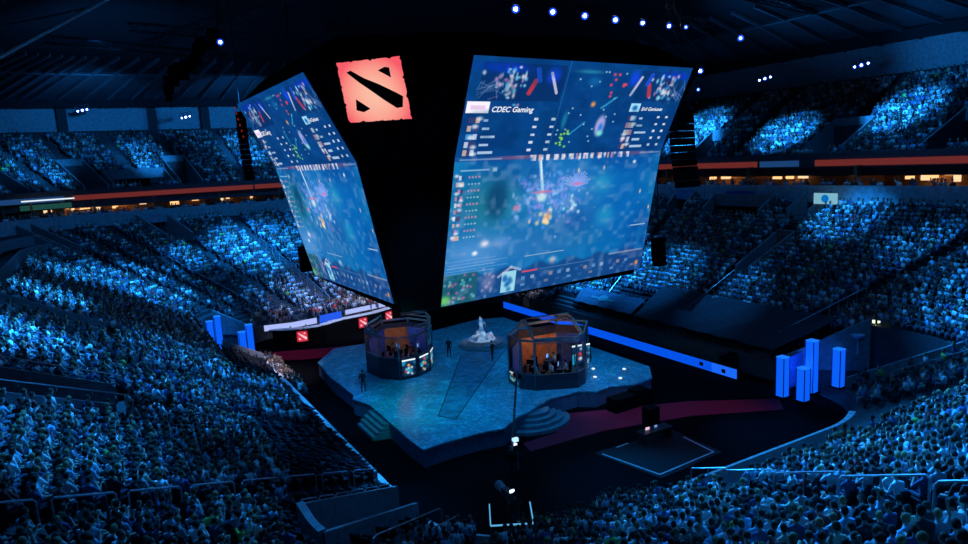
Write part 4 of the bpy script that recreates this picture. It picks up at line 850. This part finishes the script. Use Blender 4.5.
# black backing cloth over the lower rows on the far-right side
def cloth_on(name, t0, t1, s0, s1, lift, m, label, N=14, M=6):
    V = []; F = []
    for j in range(M + 1):
        for i in range(N + 1):
            t = t0 + (t1 - t0) * i / N; s = s0 + (s1 - s0) * j / M; p = xy(LOW, t, s); V.append((*p, zs(LOW, s) + lift + .05 * math.sin(i * 1.7 + j)))
    F = [(j * (N + 1) + i, j * (N + 1) + i + 1, (j + 1) * (N + 1) + i + 1, (j + 1) * (N + 1) + i) for j in range(M) for i in range(N)]
    b = MB(); b.add(V, F); o = b.build(name, m, None, V[0]); so = o.modifiers.new('solid', 'SOLIDIFY'); so.thickness = .05; tag(o, label, 'cover'); return o
cloth_on('seat_cover', 2.06, 2.46, .0, .22, 1.2, tarp_m, 'dark cloth covering the front seat rows near the right-hand end of the blue strip', 20, 8)
cloth_on('seat_cover', 2.47, 2.70, .0, .11, 1.25, mat('tarp_blue', (.05, .07, .10), .8), 'dark banner cloth with a faint round mark, spread over seats above the blue strip')
p0 = xy(LOW, 2.6, .055); q = MB()
for a, R1 in ((0, .8),):
    q.lathe([(.75, 0), (.75, .03), (.5, .05)], (0, 0, 0), 6, sx=.8)
    q.bar((-.1, -1.8, 0), (-.1, 1.8, 0), .22, .04); q.bar((.5, -1.2, 0), (.5, 1.2, 0), .12, .04)
o = q.build('banner_crest', mat('crest_teal', (.09, .17, .17), .7)); o.location = (p0[0], p0[1], zs(LOW, .055) + 1.33); o.rotation_euler = (0, -.45, 0); tag(o, 'faint pale teal crest mark on the dark banner cloth above the blue strip', 'crest')

# ------------------------------------------------------------------ glowing columns at the two floor entrances
CW = [('outermost left column of the left group, shorter one', 8.9, 74.5, 3.0), ('second from the left in the left group, behind the outermost', 9.5, 73.0, 3.7), ('nearest column of the left group, in front', 10.7, 66.6, 3.1), ('rightmost column of the left group, tall', 11.65, 68.0, 3.4),
      ('leftmost column of the right group, alone', 41.4, 30.5, 3.05), ('tallest column in the middle of the right group', 43.7, 29.8, 4.0), ('shortest column in front of the tallest in the right group', 41.75, 29.1, 2.5), ('rightmost column of the right group, below a small dish light', 46.2, 29.35, 3.0)]
for i, (lb, x, y, h) in enumerate(CW):
    zb = 0.0; r_ = empty('light_column', (x, y, zb), 'glowing blue square column, ' + lb, 'light column', 'glowing blue columns at the floor entrances')
    b = MB(); b.box((0, 0, .06), (.95, .95, .12)); b.build('column_base', black, r_); b = MB(); b.box((0, 0, .12 + (h - .18) / 2), (.62, .62, h - .18)); b.build('glowing_shaft', column_blue, r_)
    b = MB(); b.box((0, 0, h - .03), (.66, .66, .06)); b.build('column_cap', emis('cap_led', (.01, .2, 1), 1), r_)
    for (ex, ey) in ((-.32, -.32), (.32, -.32), (-.32, .32), (.32, .32)):
        b = MB(); b.box((ex, ey, h / 2), (.05, .05, h - .1)); b.build('corner_post', mat('post_blue', (.02, .06, .3), .5), r_)
b = MB(); b.lathe([(.1, 0), (.45, .15), (.5, .3), (.3, .36)], (0, 0, 0), 14); b.tube([(0, 0, -1.2), (0, 0, .05)], .05, 6); o = b.build('dish_light', mat('dish_pale', (.4, .6, .8), .4)); o.location = (47.4, 28.7, 3.7); tag(o, 'small pale dish light on a stand just above the rightmost glowing column', 'lamp')
b = MB(); b.box((0, 0, 0), (.5, .3, .25)); b.tube([(0, 0, -.9), (0, 0, -.1)], .04, 6); o = b.build('work_light', emis('yellow_lamp', (.75, .9, .55), 1.6)); o.location = (48.6, 28.1, 4.9); tag(o, 'small yellowish work light by the tunnel wall right of the columns', 'lamp')
# blue panel wall behind the right columns
o = wall_ribbon('entrance_wall', [(42.6, 31.6, .02), (47.5, 31.2, .02)], [(42.6, 31.6, 2.2), (47.5, 31.2, 3.2)], mat('entrance_panel', (.12, .2, .5), .5), .12); tag(o, 'dim blue-lit panel wall behind the right-hand glowing columns', 'panel')
ld = bpy.data.lights.new('column_glow', 'POINT'); ld.energy = 260; ld.color = (.01, .12, 1); ld.shadow_soft_size = .3; l_ = bpy.data.objects.new('column_glow', ld); COL.objects.link(l_); l_.location = (42.4, 30.4, 2.0)

# ------------------------------------------------------------------ floor kit: mat with camera desk, jib, camera platform
mt = [(24.7, 30.9), (25.7, 26.6), (30.5, 27.0), (30.9, 30.2), (29.3, 31.1), (27.5, 31.2)]
q = MB(); q.prism([(x, y) for x, y in [(24.6, 31.1), (25.5, 26.3), (30.8, 26.7), (30.9, 30.9)]], .004, .03); o = q.build('floor_mat', mat('floor_mat', (.008, .008, .01), .9), None, (27.5, 29, 0)); tag(o, 'dark square mat outlined in pale tape on the floor at the lower right', 'mat')
q = MB()
for a, c in (((24.9, 30.7), (25.75, 26.7)), ((25.75, 26.7), (30.4, 27.0)), ((30.4, 27.0), (30.6, 29.6)), ((26.2, 30.9), (27.2, 30.95))): q.bar((a[0] - 27.5, a[1] - 29, .035), (c[0] - 27.5, c[1] - 29, .035), .10, .012)
q.build('tape_line', mat('pale_tape', (.5, .5, .55), .6), o)
r_ = empty('control_desk', (28.9, 30.4, 0), 'low dark control desk with small lit screens standing on the taped mat', 'desk')
b = MB(); b.box((0, 0, .72), (2.4, .8, .06)); b.build('desk_top', dark_metal, r_)
for sx_ in (-1.1, 1.1): b = MB(); b.box((sx_, 0, .35), (.08, .7, .7)); b.build('leg', dark_metal, r_)
b = MB(); b.box((-.5, .1, .85), (.3, .06, .16)); b.build('small_screen', emis('pink_screen', (.8, .55, .7), 1.0), r_); b = MB(); b.box((.2, .1, .84), (.2, .06, .12)); b.build('small_screen', emis('blue_screen', (.2, .4, .9), .8), r_)
b = MB(); b.box((0, 0, .6), (.9, .7, 1.2)); b.box((0, 0, 1.24), (.95, .75, .08)); o = b.build('equipment_case', black); o.location = (30.3, 32.2, .03); tag(o, 'tall black equipment case standing on the edge of the carpet behind the mat', 'case')
b = MB(); b.box((0, 0, .5), (3.6, 1.0, 1.0)); b.box((.8, 0, 1.1), (1.2, .8, .2)); o = b.build('equipment_case', black); o.location = (31.6, 35.7, 0); o.rotation_euler = (0, 0, .05); tag(o, 'long black covered equipment case against the right end of the stage front', 'case')
b = MB(); b.box((0, 0, .6), (2.2, 1.2, 1.2)); b.box((.3, 0, 1.3), (1, .8, .25)); o = b.build('equipment_case', black); o.location = (44.0, 37.0, 0); tag(o, 'black case beyond the right-hand end of the blue LED strip', 'case')
# jib crane
JO = (20.0, 32.6, 0); r_ = empty('jib_crane', JO, 'black camera crane by the curved steps, its boom rising across the right booth', 'camera crane')
for a in (0, 2.1, 4.2): b = MB(); b.tube([(0, 0, .9), (.8 * math.cos(a), .8 * math.sin(a), .03)], .04, 6); b.build('leg', dark_metal, r_)
b = MB(); b.tube([(0, 0, .5), (0, 0, 1.7)], .08, 8); b.build('column', dark_metal, r_); b = MB(); b.bar((-1.1, -1.2, 1.35), (4.1, 6.2, 3.3), .14, .2); b.build('boom', dark_metal, r_)
b = MB(); b.box((-1.2, -1.3, 1.3), (.5, .5, .45)); b.build('counterweight', black, r_); b = MB(); b.box((4.2, 6.3, 3.0), (.3, .45, .35)); b.tube([(4.2, 6.5, 3.0), (4.2, 6.8, 3.0)], .11, 8); b.build('camera_head', black, r_)
b = MB(); b.box((-.3, -.35, 1.75), (.34, .2, .22)); b.build('monitor_hood', emis('cold_monitor', (.35, .6, 1), 1.6), r_)
b = MB(); b.box((-.35, -.4, 1.5), (.2, .12, .10)); b.build('small_monitor', emis('white_monitor', (.85, .9, 1), 1.5), r_)
make_person(11, (18.9, 31.6, 0), -.6, blk, 'person in black operating the camera crane below the stage corner', None, 0)
# camera platform with lit edges
PO = (13.9, 23.4, 0); pr_ = empty('camera_platform', PO, 'small camera platform with glowing pale edges at the bottom centre', 'platform')
b = MB(); b.box((0, 0, 1.1), (1.9, 1.9, 2.2), 0, -.5); b.build('platform_box', black, pr_)
b = MB(); c_ = math.cos(-.5); s_ = math.sin(-.5); R2 = lambda x, y: (x * c_ - y * s_, x * s_ + y * c_)
for a, c in (((-.9, -.9), (.9, -.9)), ((-.9, -.9), (-.9, .9)), ((.9, -.9), (.9, .9))):
    A_, C_ = R2(*a), R2(*c); b.bar((*A_, 2.95), (*C_, 2.95), .05, .05)
b.build('lit_rail', emis('edge_glow', (.10, .45, .8), 1.0), pr_)
for a in ((-.9, -.9), (.9, -.9), (.9, .9), (-.9, .9), (0, -.9)): b = MB(); A_ = R2(*a); b.tube([(*A_, 2.2), (*A_, 2.95)], .025, 6); b.build('rail_post', rail_metal, pr_)
b = MB(); b.box((-.15, -.93, 2.75), (.6, .05, .2), 0, -.5); b.build('name_plate', mat('plate_red', (.5, .15, .18), .7), pr_)
r_ = empty('broadcast_camera', (14.1, 23.9, 2.2), 'large broadcast camera with a long lens on the bottom-centre platform', 'camera')
for a in (0, 2.1, 4.2): b = MB(); b.tube([(0, 0, 1.15), (.45 * math.cos(a), .45 * math.sin(a), .0)], .03, 6); b.build('leg', dark_metal, r_)
b = MB(); b.box((0, 0, 1.4), (.32, .6, .36)); b.build('camera_body', dark_metal, r_); b = MB(); b.tube([(0, .3, 1.4), (.1, .75, 1.38), (.12, 1.0, 1.37)], [.16, .19, .22], 12); b.build('lens', mat('lens_grey', (.3, .32, .35), .4), r_)
b = MB(); b.box((0, -.35, 1.66), (.22, .06, .12)); b.build('viewfinder', emis('finder', (.6, .8, 1), 2.2), r_)
make_person(11, (14.0, 23.15, 2.2), -.4, blk, 'camera operator in black standing on the bottom-centre platform behind the camera', None, 0)
make_person(12, (12.6, 26.3, 0), 1.0, (.3, .5, .68), 'person in a pale blue top walking on the dark floor left of the camera platform', None, 1)
make_person(9, (.25, 33.3, zs(LOW, .48) + .45), -1.2, (.65, .68, .7), 'person in a pale top standing at the end of the long left parapet', None, 1)

# ------------------------------------------------------------------ guard rails and handrails
def rail(p, q, hgt, label, grp, posts=3, panel=False):
    P_, Q_ = Vector(p), Vector(q); r_ = empty('guard_rail', p, label, 'railing', grp); up = Vector((0, 0, hgt)); b = MB(); b.tube([up * .0, up * .92, up + (Q_ - P_) * .04, up + (Q_ - P_) * .96, (Q_ - P_) + up * .92, (Q_ - P_)], .035, 6); b.build('handrail', rail_metal, r_)
    for k in range(1, posts + 1):
        c = (Q_ - P_) * k / (posts + 1); b = MB(); b.tube([c, c + up], .025, 6); b.build('post', rail_metal, r_)
    return r_
def on(t, s, dz=0): p = xy(LOW, t, s); return (p[0], p[1], zs(LOW, s) + .35 + dz)
n_ = 0
for s0 in np.arange(.02, .86, .085):
    n_ += 1; rail(on(6.93, s0), on(6.93, s0 + .07), .95, 'steel handrail beside the bottom left aisle steps, %s one up from the floor' % ['first', 'second', 'third', 'fourth', 'fifth', 'sixth', 'seventh', 'eighth', 'ninth', 'tenth', 'eleventh'][n_ - 1], 'handrails up the bottom left aisle', 0)
for k in range(6):
    t0 = 6.955 - .0; rail(on(6.972, .02 + k * .04), on(6.972, .055 + k * .04), .8, 'low steel hoop on the concrete steps at the bottom left tunnel, number %s up' % ['one', 'two', 'three', 'four', 'five', 'six'][k], 'hoops over the bottom left tunnel', 0)
for k, (t, s0, s1, lb) in enumerate(((7.30, .0, .22, 'left'), (7.42, .02, .16, 'right'))):
    rail(on(t, s0), on(t, s1), 1.0, 'stair handrail at the bottom centre left of the camera platform, the %s one' % lb, 'stair handrails at the bottom centre', 2)
for k, s0 in enumerate((.10, .24, .38, .52, .66)):
    rail(on(.298, s0), on(.312, s0 + .12), 1.15, 'pale handrail along the aisle in the bottom right stand, %s length from the floor' % ['first', 'second', 'third', 'fourth', 'fifth'][k], 'handrails up the bottom right aisle', 1)
for t, lb in ((2.105, 'far right aisle'), (2.345, 'aisle below the middle portal on the right'), (2.6, 'aisle beside the big screen'), (4.70, 'aisle left of the side-on screen'), (5.06, 'aisle at the far left'), (1.5, 'aisle right of the entrance tunnel')):
    rail(on(t, .08), on(t, .40 if t < 3 else .66), .9, 'long thin handrail down the %s' % lb, 'long handrails down the far aisles', 9)
# bright nosings on the long left parapets
for (t, s0, s1, lb) in ((6.69, .5, .94, 'upper side of the long parapet at the photo\'s left edge'), (6.75, .5, .94, 'lower side of the long parapet at the photo\'s left edge')):
    rail(tuple(np.array(on(t, s0)) + [0, 0, 1.0]), tuple(np.array(on(t, s1)) + [0, 0, 1.0]), .22, 'steel top rail, ' + lb, 'top rails of the left parapet', 7)

# ------------------------------------------------------------------ portal signs
def flat_sign(t, s, off, wdt, hgt, m, label, mark=None, z=12.9):
    p = xy(LOW, t, 1.0); q = xy(LOW, t + .01, 1.0); d = (q - p) / np.linalg.norm(q - p); a = math.atan2(d[1], d[0]); inn = np.array(xy(LOW, t, .9)) - p; inn /= np.linalg.norm(inn); p = p + inn * off
    r_ = empty('portal_sign', (p[0], p[1], z), label, 'sign', None, a); b = MB(); b.box((0, 0, 0), (wdt, .12, hgt)); b.build('sign_board', m, r_)
    if mark:
        b = MB(); b.lathe([(hgt * .36, -.1), (hgt * .36, .1)], (0, 0, 0), 20); o = b.build('round_mark', mark, r_); o.rotation_euler = (PI / 2, 0, 0)
flat_sign(2.335, 1, 1.6, 2.3, 1.0, emis('sign_pale', (.22, .5, .62), .9), 'pale sign with a blue round mark above the right-hand portal in the lower deck', emis('mark_blue', (.0, .15, .5), 1))
flat_sign(2.605, 1, .6, 2.6, 1.1, mat('sign_blue', (.15, .35, .6), .5), 'blue sign board above the portal next to the big screen')
flat_sign(2.49, 1, .6, 3.6, 1.0, mat('sign_deep', (.04, .07, .35), .5), 'deep blue sign board between the two portals on the right')
flat_sign(4.89, 1, .6, 3.2, 1.1, mat('sign_grey', (.3, .4, .5), .5), 'grey sign board above the portal in the left part of the lower deck')
for k, t in enumerate((5.20, 5.33)):
    p = xy(UPP, t, -.06); q = xy(UPP, t + .01, -.06); a = math.atan2(*(q - p)[::-1]); b = MB(); b.box((0, 0, 0), (3.2, .1, .16)); o = b.build('strip_lamp', emis('strip_white', (.75, .85, .9), 1.1)); o.location = (p[0], p[1], 16.05); o.rotation_euler = (0, 0, a); tag(o, 'white strip lamp over the concession front at the far left, %s one' % ('right', 'left')[k], 'lamp', 'strip lamps at the far left')
    b = MB(); b.box((0, 0, 0), (3.0, .08, .6)); o = b.build('menu_board', emis('menu_green', (.01, .06, .05), 1)); p = xy(UPP, t, -.03); o.location = (p[0], p[1], 15.25); o.rotation_euler = (0, 0, a); tag(o, 'dark green board hung under the %s white strip lamp at the far left' % ('right', 'left')[k], 'board', 'green boards at the far left')

# ------------------------------------------------------------------ suites: partitions, lamps, guests
q = MB(); k = 0
for t in np.arange(1.9, 6.3, .085):
    k += 1; a = ring(OUT, 13.2, t, t, .9)[0]; c = ring(OUT, 13.2, t, t, 5.4)[0]
    if k % 2 == 0: q.bar((a[0], a[1], 14.5), (c[0], c[1], 14.5), .25, 2.6)
struct(q.build('wall_suite_partitions', wood_warm))
SL_ = [2.13, 2.145, 2.17, 2.22, 2.235, 2.25, 2.265, 2.28, 2.36, 2.44, 2.455, 2.47, 2.56, 2.575, 2.60, 2.66, 4.60, 4.67, 4.69, 4.76, 4.82, 4.90, 4.97, 4.985, 5.03, 5.08, 5.10, 5.13, 5.16, 5.20, 5.26]
r = random.Random(4)
for i, t in enumerate(SL_):
    off = r.uniform(3.2, 5.0); a = ring(OUT, 0, t, t, off)[0]; z = r.uniform(14.4, 14.9); wd = r.uniform(.3, 1.1); p = loop(OUT, t + .01) - loop(OUT, t); an = math.atan2(p[1], p[0])
    b = MB(); b.box((0, 0, 0), (wd, .3, r.uniform(.25, .6)), 0); b.box((0, 0, .5), (.06, .06, .5)); o = b.build('suite_lamp', warm_l if i % 3 else emis('warm_lamp_b', (1, .62, .34), 1.2)); o.location = (a[0], a[1], z); o.rotation_euler = (0, 0, an)
    tag(o, 'warm glowing lamp inside the %s suites, %s from the photo\'s %s edge' % (('right balcony', 'left balcony')[t > 4], ['nearest', 'second', 'third', 'fourth', 'fifth', 'sixth', 'seventh', 'eighth', 'ninth', 'tenth', 'eleventh', 'twelfth', 'thirteenth', 'fourteenth', 'fifteenth', 'sixteenth'][(i if t < 4 else len(SL_) - 1 - i) % 16], ('right', 'left')[t > 4]), 'lamp', 'lamps in the suites')
for t in (2.16, 2.25, 2.45, 2.58, 2.7, 4.7, 4.95, 5.1, 5.2):
    a = ring(OUT, 14.9, t, t, 4.4)[0]; ld = bpy.data.lights.new('suite_light', 'POINT'); ld.energy = 60; ld.color = (1, .45, .15); ld.shadow_soft_size = .2; o = bpy.data.objects.new('suite_light', ld); COL.objects.link(o); o.location = a
# guests along the balcony front and press people, as one crowd of heads above the fascia
gi = []
for t in np.arange(1.95, 5.6, .0085 * 1.0):
    if r.random() < .8:
        a = ring(OUT, 0, t, t, r.choice((.75, 1.5)))[0]; g = loop(OUT, t) - np.array([a[0], a[1]]); gi.append((a[0], a[1], 13.2, math.atan2(g[1], g[0]) - PI / 2))
A0 = A; A = np.array(gi); pz = np.full(len(A), 70.); pose = RNG.choice(len(POSES), len(A)); ang = A[:, 3]; scl = np.ones(len(A)); rnd = RNG.random(len(A)); shirt = RNG.choice([0, 1, 2, 2, 3, 6], len(A)); hairi = RNG.choice(3, len(A))
o = stamp('suite_guests', LOWT, FART, range(len(A))); tag(o, 'row of guests seated behind the balcony front below the warm suites', 'crowd', None, 'stuff')
# floor-level press and media seats: two bright clusters
gi = []
for k in range(70): u, v = r.random(), r.random(); gi.append((11.55 + u * 1.3, 53.0 + v * 11.0, .02 + (1 - u) * .3, -PI / 2 - .3))
for k in range(90): u, v = r.random(), r.random(); gi.append((43.4 + u * 2.4, 62.5 + v * 8.5, 1.3 + u * 1.8, PI / 2 + .2))
for k in range(60): u, v = r.random(), r.random(); gi.append((15 + u * 16, 73.8 + v * 1.0, 1.6 + v * .6, PI))
A = np.array(gi); pz = np.full(len(A), 60.); pose = RNG.choice(len(POSES), len(A)); ang = A[:, 3] + RNG.normal(0, .3, len(A)); scl = np.ones(len(A)); rnd = RNG.random(len(A)); shirt = RNG.choice([0, 0, 1, 2, 4, 6], len(A)); hairi = RNG.choice(3, len(A))
o = stamp('media_crowd', LOWT, FART, range(len(A))); tag(o, 'media and guests packed into the floor-level boxes under whiter light', 'crowd', None, 'stuff')

# ------------------------------------------------------------------ roof
q = MB()
for i, t in enumerate(np.arange(1.6, 6.6, .05)):
    a = loop(UOUT, t); c = loop(UOUT, t + .05); m_ = np.array([25, 50.])
    def inn(p, f): return p + (m_ - p) * f
    z = [28.6, 31.5, 35.0, 37.0]; f_ = [-.02, .2, .5, .98]
    for j in range(3):
        q.add([(*inn(a, f_[j]), z[j]), (*inn(c, f_[j]), z[j]), (*inn(c, f_[j + 1]), z[j + 1]), (*inn(a, f_[j + 1]), z[j + 1])], [(0, 1, 2, 3)], 1 if j else 0)
struct(q.build('ceiling', [ceil_m, mat('roof_dark', (.02, .022, .026), .9)]))
q = MB()
for t in np.arange(1.6, 6.6, .05):
    a = loop(UOUT, t); m_ = np.array([25, 50.]); pts = [(*(a + (m_ - a) * f), z - .25) for f, z in ((0, 28.6), (.2, 31.5), (.3, 32.6))]
    for p, c in zip(pts, pts[1:]): q.bar(p, c, .22, .35)
for f, z in ((.20, 31.5),):
    a = [(*(loop(UOUT, t) + (np.array([25, 50.]) - loop(UOUT, t)) * f), z - .3) for t in np.arange(1.6, 6.61, .05)]
    for p, c in zip(a, a[1:]): q.bar(p, c, .14, .2)
struct(q.build('trim_roof_ribs', rib_m))
# dark ring beam in front of the upper back wall
q = MB(); f = .05; a = [(*(loop(UOUT, t) + (np.array([25, 50.]) - loop(UOUT, t)) * f), 28.6) for t in np.arange(1.6, 6.61, .05)]
for p, c in zip(a, a[1:]): q.bar(p, c, .8, 1.1)
struct(q.build('trim_ring_beam', mat('beam_black', (.012, .014, .018), .8)))
q = MB(); q.tube([(-5.5, 60, 26.3), (4.6, 60, 32.4)], .14, 10); struct(q.build('trim_roof_pipe', mat('pipe_blue', (.75, .8, .85), .5)))
q = MB()
for x_ in (-2.3, 9.1, 16.5): q.box((x_, 113.6, 27), (1.2, .6, 5))
struct(q.build('trim_wall_pillars', concrete_dark))
q = MB(); q.tube([(-4.0, 66, 32.0), (-6.0, 66, 38)], .12, 6); q.tube([(-7.0, 66, 29.4), (1.5, 66, 31.8)], .1, 6); struct(q.build('trim_roof_brace', rib_m))

def truss(p, q_, label, size=.6, step=1.1, m=dark_metal):
    P_, Q_ = Vector(p), Vector(q_); r_ = empty('lighting_truss', p, label, 'truss', 'lighting trusses under the roof'); d = Q_ - P_; L = d.length; d.normalize(); a = d.cross(Vector((0, 0, 1))).normalized() * size / 2; up = Vector((0, 0, size / 2)); b = MB(); c4 = [a + up, -a + up, -a - up, a - up]
    for c in c4: b.bar(c, c + d * L, .07)
    b.build('chord', m, r_); b = MB(); n = int(L / step)
    for k in range(n):
        for i in range(4):
            s0, s1 = d * (k * L / n), d * ((k + 1) * L / n); b.bar(c4[i] + s0, c4[(i + 1) % 4] + (s1 if (k + i) % 2 else s0), .04)
    b.build('lattice', m, r_); return r_
TR = [((28, 44.6, 29.6), (52, 47.2, 29.6), 'long dark truss above the right screen carrying the row of bright lamps'), ((4, 60, 29.4), (20, 64, 29.4), 'truss above the left screen'), ((13, 36, 29.9), (26, 33, 29.9), 'truss in front of the screen cluster, above the emblem sign'),
      ((-2, 70, 30), (18, 78, 30), 'truss at the upper left in front of the roof panels'), ((44, 44, 30.4), (60, 58, 30.4), 'truss at the upper right beyond the row of lamps'), ((20, 62, 30.5), (46, 66, 30.5), 'far truss crossing behind the screens'), ((16, 46, 30.4), (6, 74, 30.4), 'slanting truss between the roof pipe and the left screen'), ((38, 36, 29.6), (58, 40, 29.6), 'truss near the top right corner of the right screen')]
for t_ in TR: truss(*t_)
def lamp(x, y, z, label, grp, size=.30, dim=False, tgt=(0, 0, CAMH)):
    d = (Vector(tgt) - Vector((x, y, z))); r_ = empty('stage_lamp', (x, y, z), label, 'lamp', grp); q_ = d.to_track_quat('Z', 'Y').to_matrix().to_4x4()
    b = MB(); b.lathe([(size * .6, -.55), (size * .95, -.4), (size * 1.15, .02), (size * 1.1, .0)], (0, 0, 0), 14); me = b.mesh('lamp_head', dark_metal); me.transform(q_); o = bpy.data.objects.new('lamp_head', me); COL.objects.link(o); o.parent = r_
    b = MB(); b.lathe([(size, .03), (size * .7, .05)], (0, 0, 0), 16); me = b.mesh('halo_ring', halo_blue); me.transform(q_); o = bpy.data.objects.new('halo_ring', me); COL.objects.link(o); o.parent = r_  # emissive ring drawn in as the blue halo round the lens
    b = MB(); b.lathe([(size * .5, .055), (size * .4, .09)], (0, 0, 0), 14); me = b.mesh('lens', lens_dim if dim else lens_m); me.transform(q_); o = bpy.data.objects.new('lens', me); COL.objects.link(o); o.parent = r_
    b = MB(); b.bar((-size * 1.3, 0, 0), (-size * 1.3, 0, .6), .06); b.bar((size * 1.3, 0, 0), (size * 1.3, 0, .6), .06); b.bar((-size * 1.3, 0, .6), (size * 1.3, 0, .6), .08); b.build('yoke', dark_metal, r_)
for k, (x, y) in enumerate(((29.1, 44.7), (32.5, 44.7), (36.0, 45.2), (39.7, 45.8), (43.1, 46.2), (46.6, 46.6))):
    lamp(x, y, 29, 'bright blue-white lamp in the row above the right screen, %s from the left' % ['first', 'second', 'third', 'fourth', 'fifth', 'sixth'][k], 'row of lamps above the right screen', .30 if k < 4 else .26)
lamp(10.2, 58.2, 28.2, 'single bright blue lamp hanging left of the side-on screen', None, .25)
lamp(56.4, 52.0, 26, 'small bright lamp just right of the top corner of the right screen', None, .3); lamp(48.7, 46.6, 29, 'faint blue lamp right of the row above the screen', None, .2, True); lamp(59.6, 49.6, 29, 'blue lamp alone in the dark at the upper right', None, .32, True)
lamp(55.0, 51, 24.0, 'small lamp beside the upper right edge of the right screen', None, .2, True)
for (x, y, z, lb) in ((.3, 108.0, 27.3, 'left end of the far left wall'), (13.2, 109.0, 26.3, 'far left wall near the side-on screen'), (73.4, 57.4, 26, 'top of the right upper deck, left cluster'), (74.5, 45.9, 26, 'top of the right upper deck, right cluster')):
    for k in range(3):
        dx, dy = (k - 1) * (.55 if y > 100 else .25), (k - 1) * (0 if y > 100 else -.6); lamp(x + dx, y + dy, z + .12 * k, 'small white floodlight at the %s, %s of three' % (lb, ('left', 'middle', 'right')[k]), 'floodlights in threes under the roof edge', .2 + .05 * (k == 1))
# hung loudspeaker arrays
def array(x, y, z, n, wd, hh, label, cat='loudspeaker', rz=0, curve=.06):
    r_ = empty('speaker_array', (x, y, z), label, cat, 'hung loudspeaker arrays', rz)
    for k in range(n):
        b = MB(); b.box((0, -curve * k * k * .12, -hh * k), (wd, .8, hh * .92)); b.build('speaker_box', black, r_)
    b = MB(); b.tube([(0, 0, hh * .5), (0, 0, min(34, z + 14) - z)], .04, 5); b.bar((-wd * .6, 0, hh * .6), (wd * .6, 0, hh * .6), .1); b.build('hanging_frame', dark_metal, r_)
array(44, 45.57, 10.0, 6, 1.05, .42, 'black speaker array hung at the lower right edge of the right screen')
array(46, 44.6, 21.2, 11, 2.3, .62, 'tall black speaker array hung against the right balcony, right of the screen')
array(18.1, 69.3, 10.0, 6, 1.1, .42, 'small black speaker array hung at the lower left edge of the side-on screen')
array(13.4, 70, 23.5, 13, .8, .5, 'long thin black speaker array hung behind the left edge of the side-on screen')
for k in range(6):
    b = MB(); b.box((0, 0, 0), (.1, .1, .2)); o = b.build('warning_light', emis('dim_red', (.25, .015, .01), 1)); o.location = (12.85 + .1 * k, 69.5, 24.2 - k * .55); tag(o, 'tiny red light beside the thin speaker array, %s from the top' % ['first', 'second', 'third', 'fourth', 'fifth', 'sixth'][k], 'indicator light', 'red lights beside the left screen')
# dark cluster of hung equipment at the upper left
r_ = empty('equipment_cluster', (8.2, 60, 27), 'dark slanting cluster of hung equipment at the upper left, beside the blue lamp', 'rigging'); rr_ = random.Random(2)
for k in range(26):
    f = k / 25; b = MB(); b.box((-2.3 + 4.2 * f + rr_.uniform(-.4, .4), rr_.uniform(-.6, .6), -2.2 + 4.2 * f + rr_.uniform(-.5, .5)), (rr_.uniform(.4, .9), .5, rr_.uniform(.4, .9))); b.build('equipment_box', black, r_)
b = MB(); b.tube([(-2.2, 0, -1.6), (2.2, 0, 2.6), (2.6, 0, 6)], .07, 6); b.build('support_pipe', dark_metal, r_)
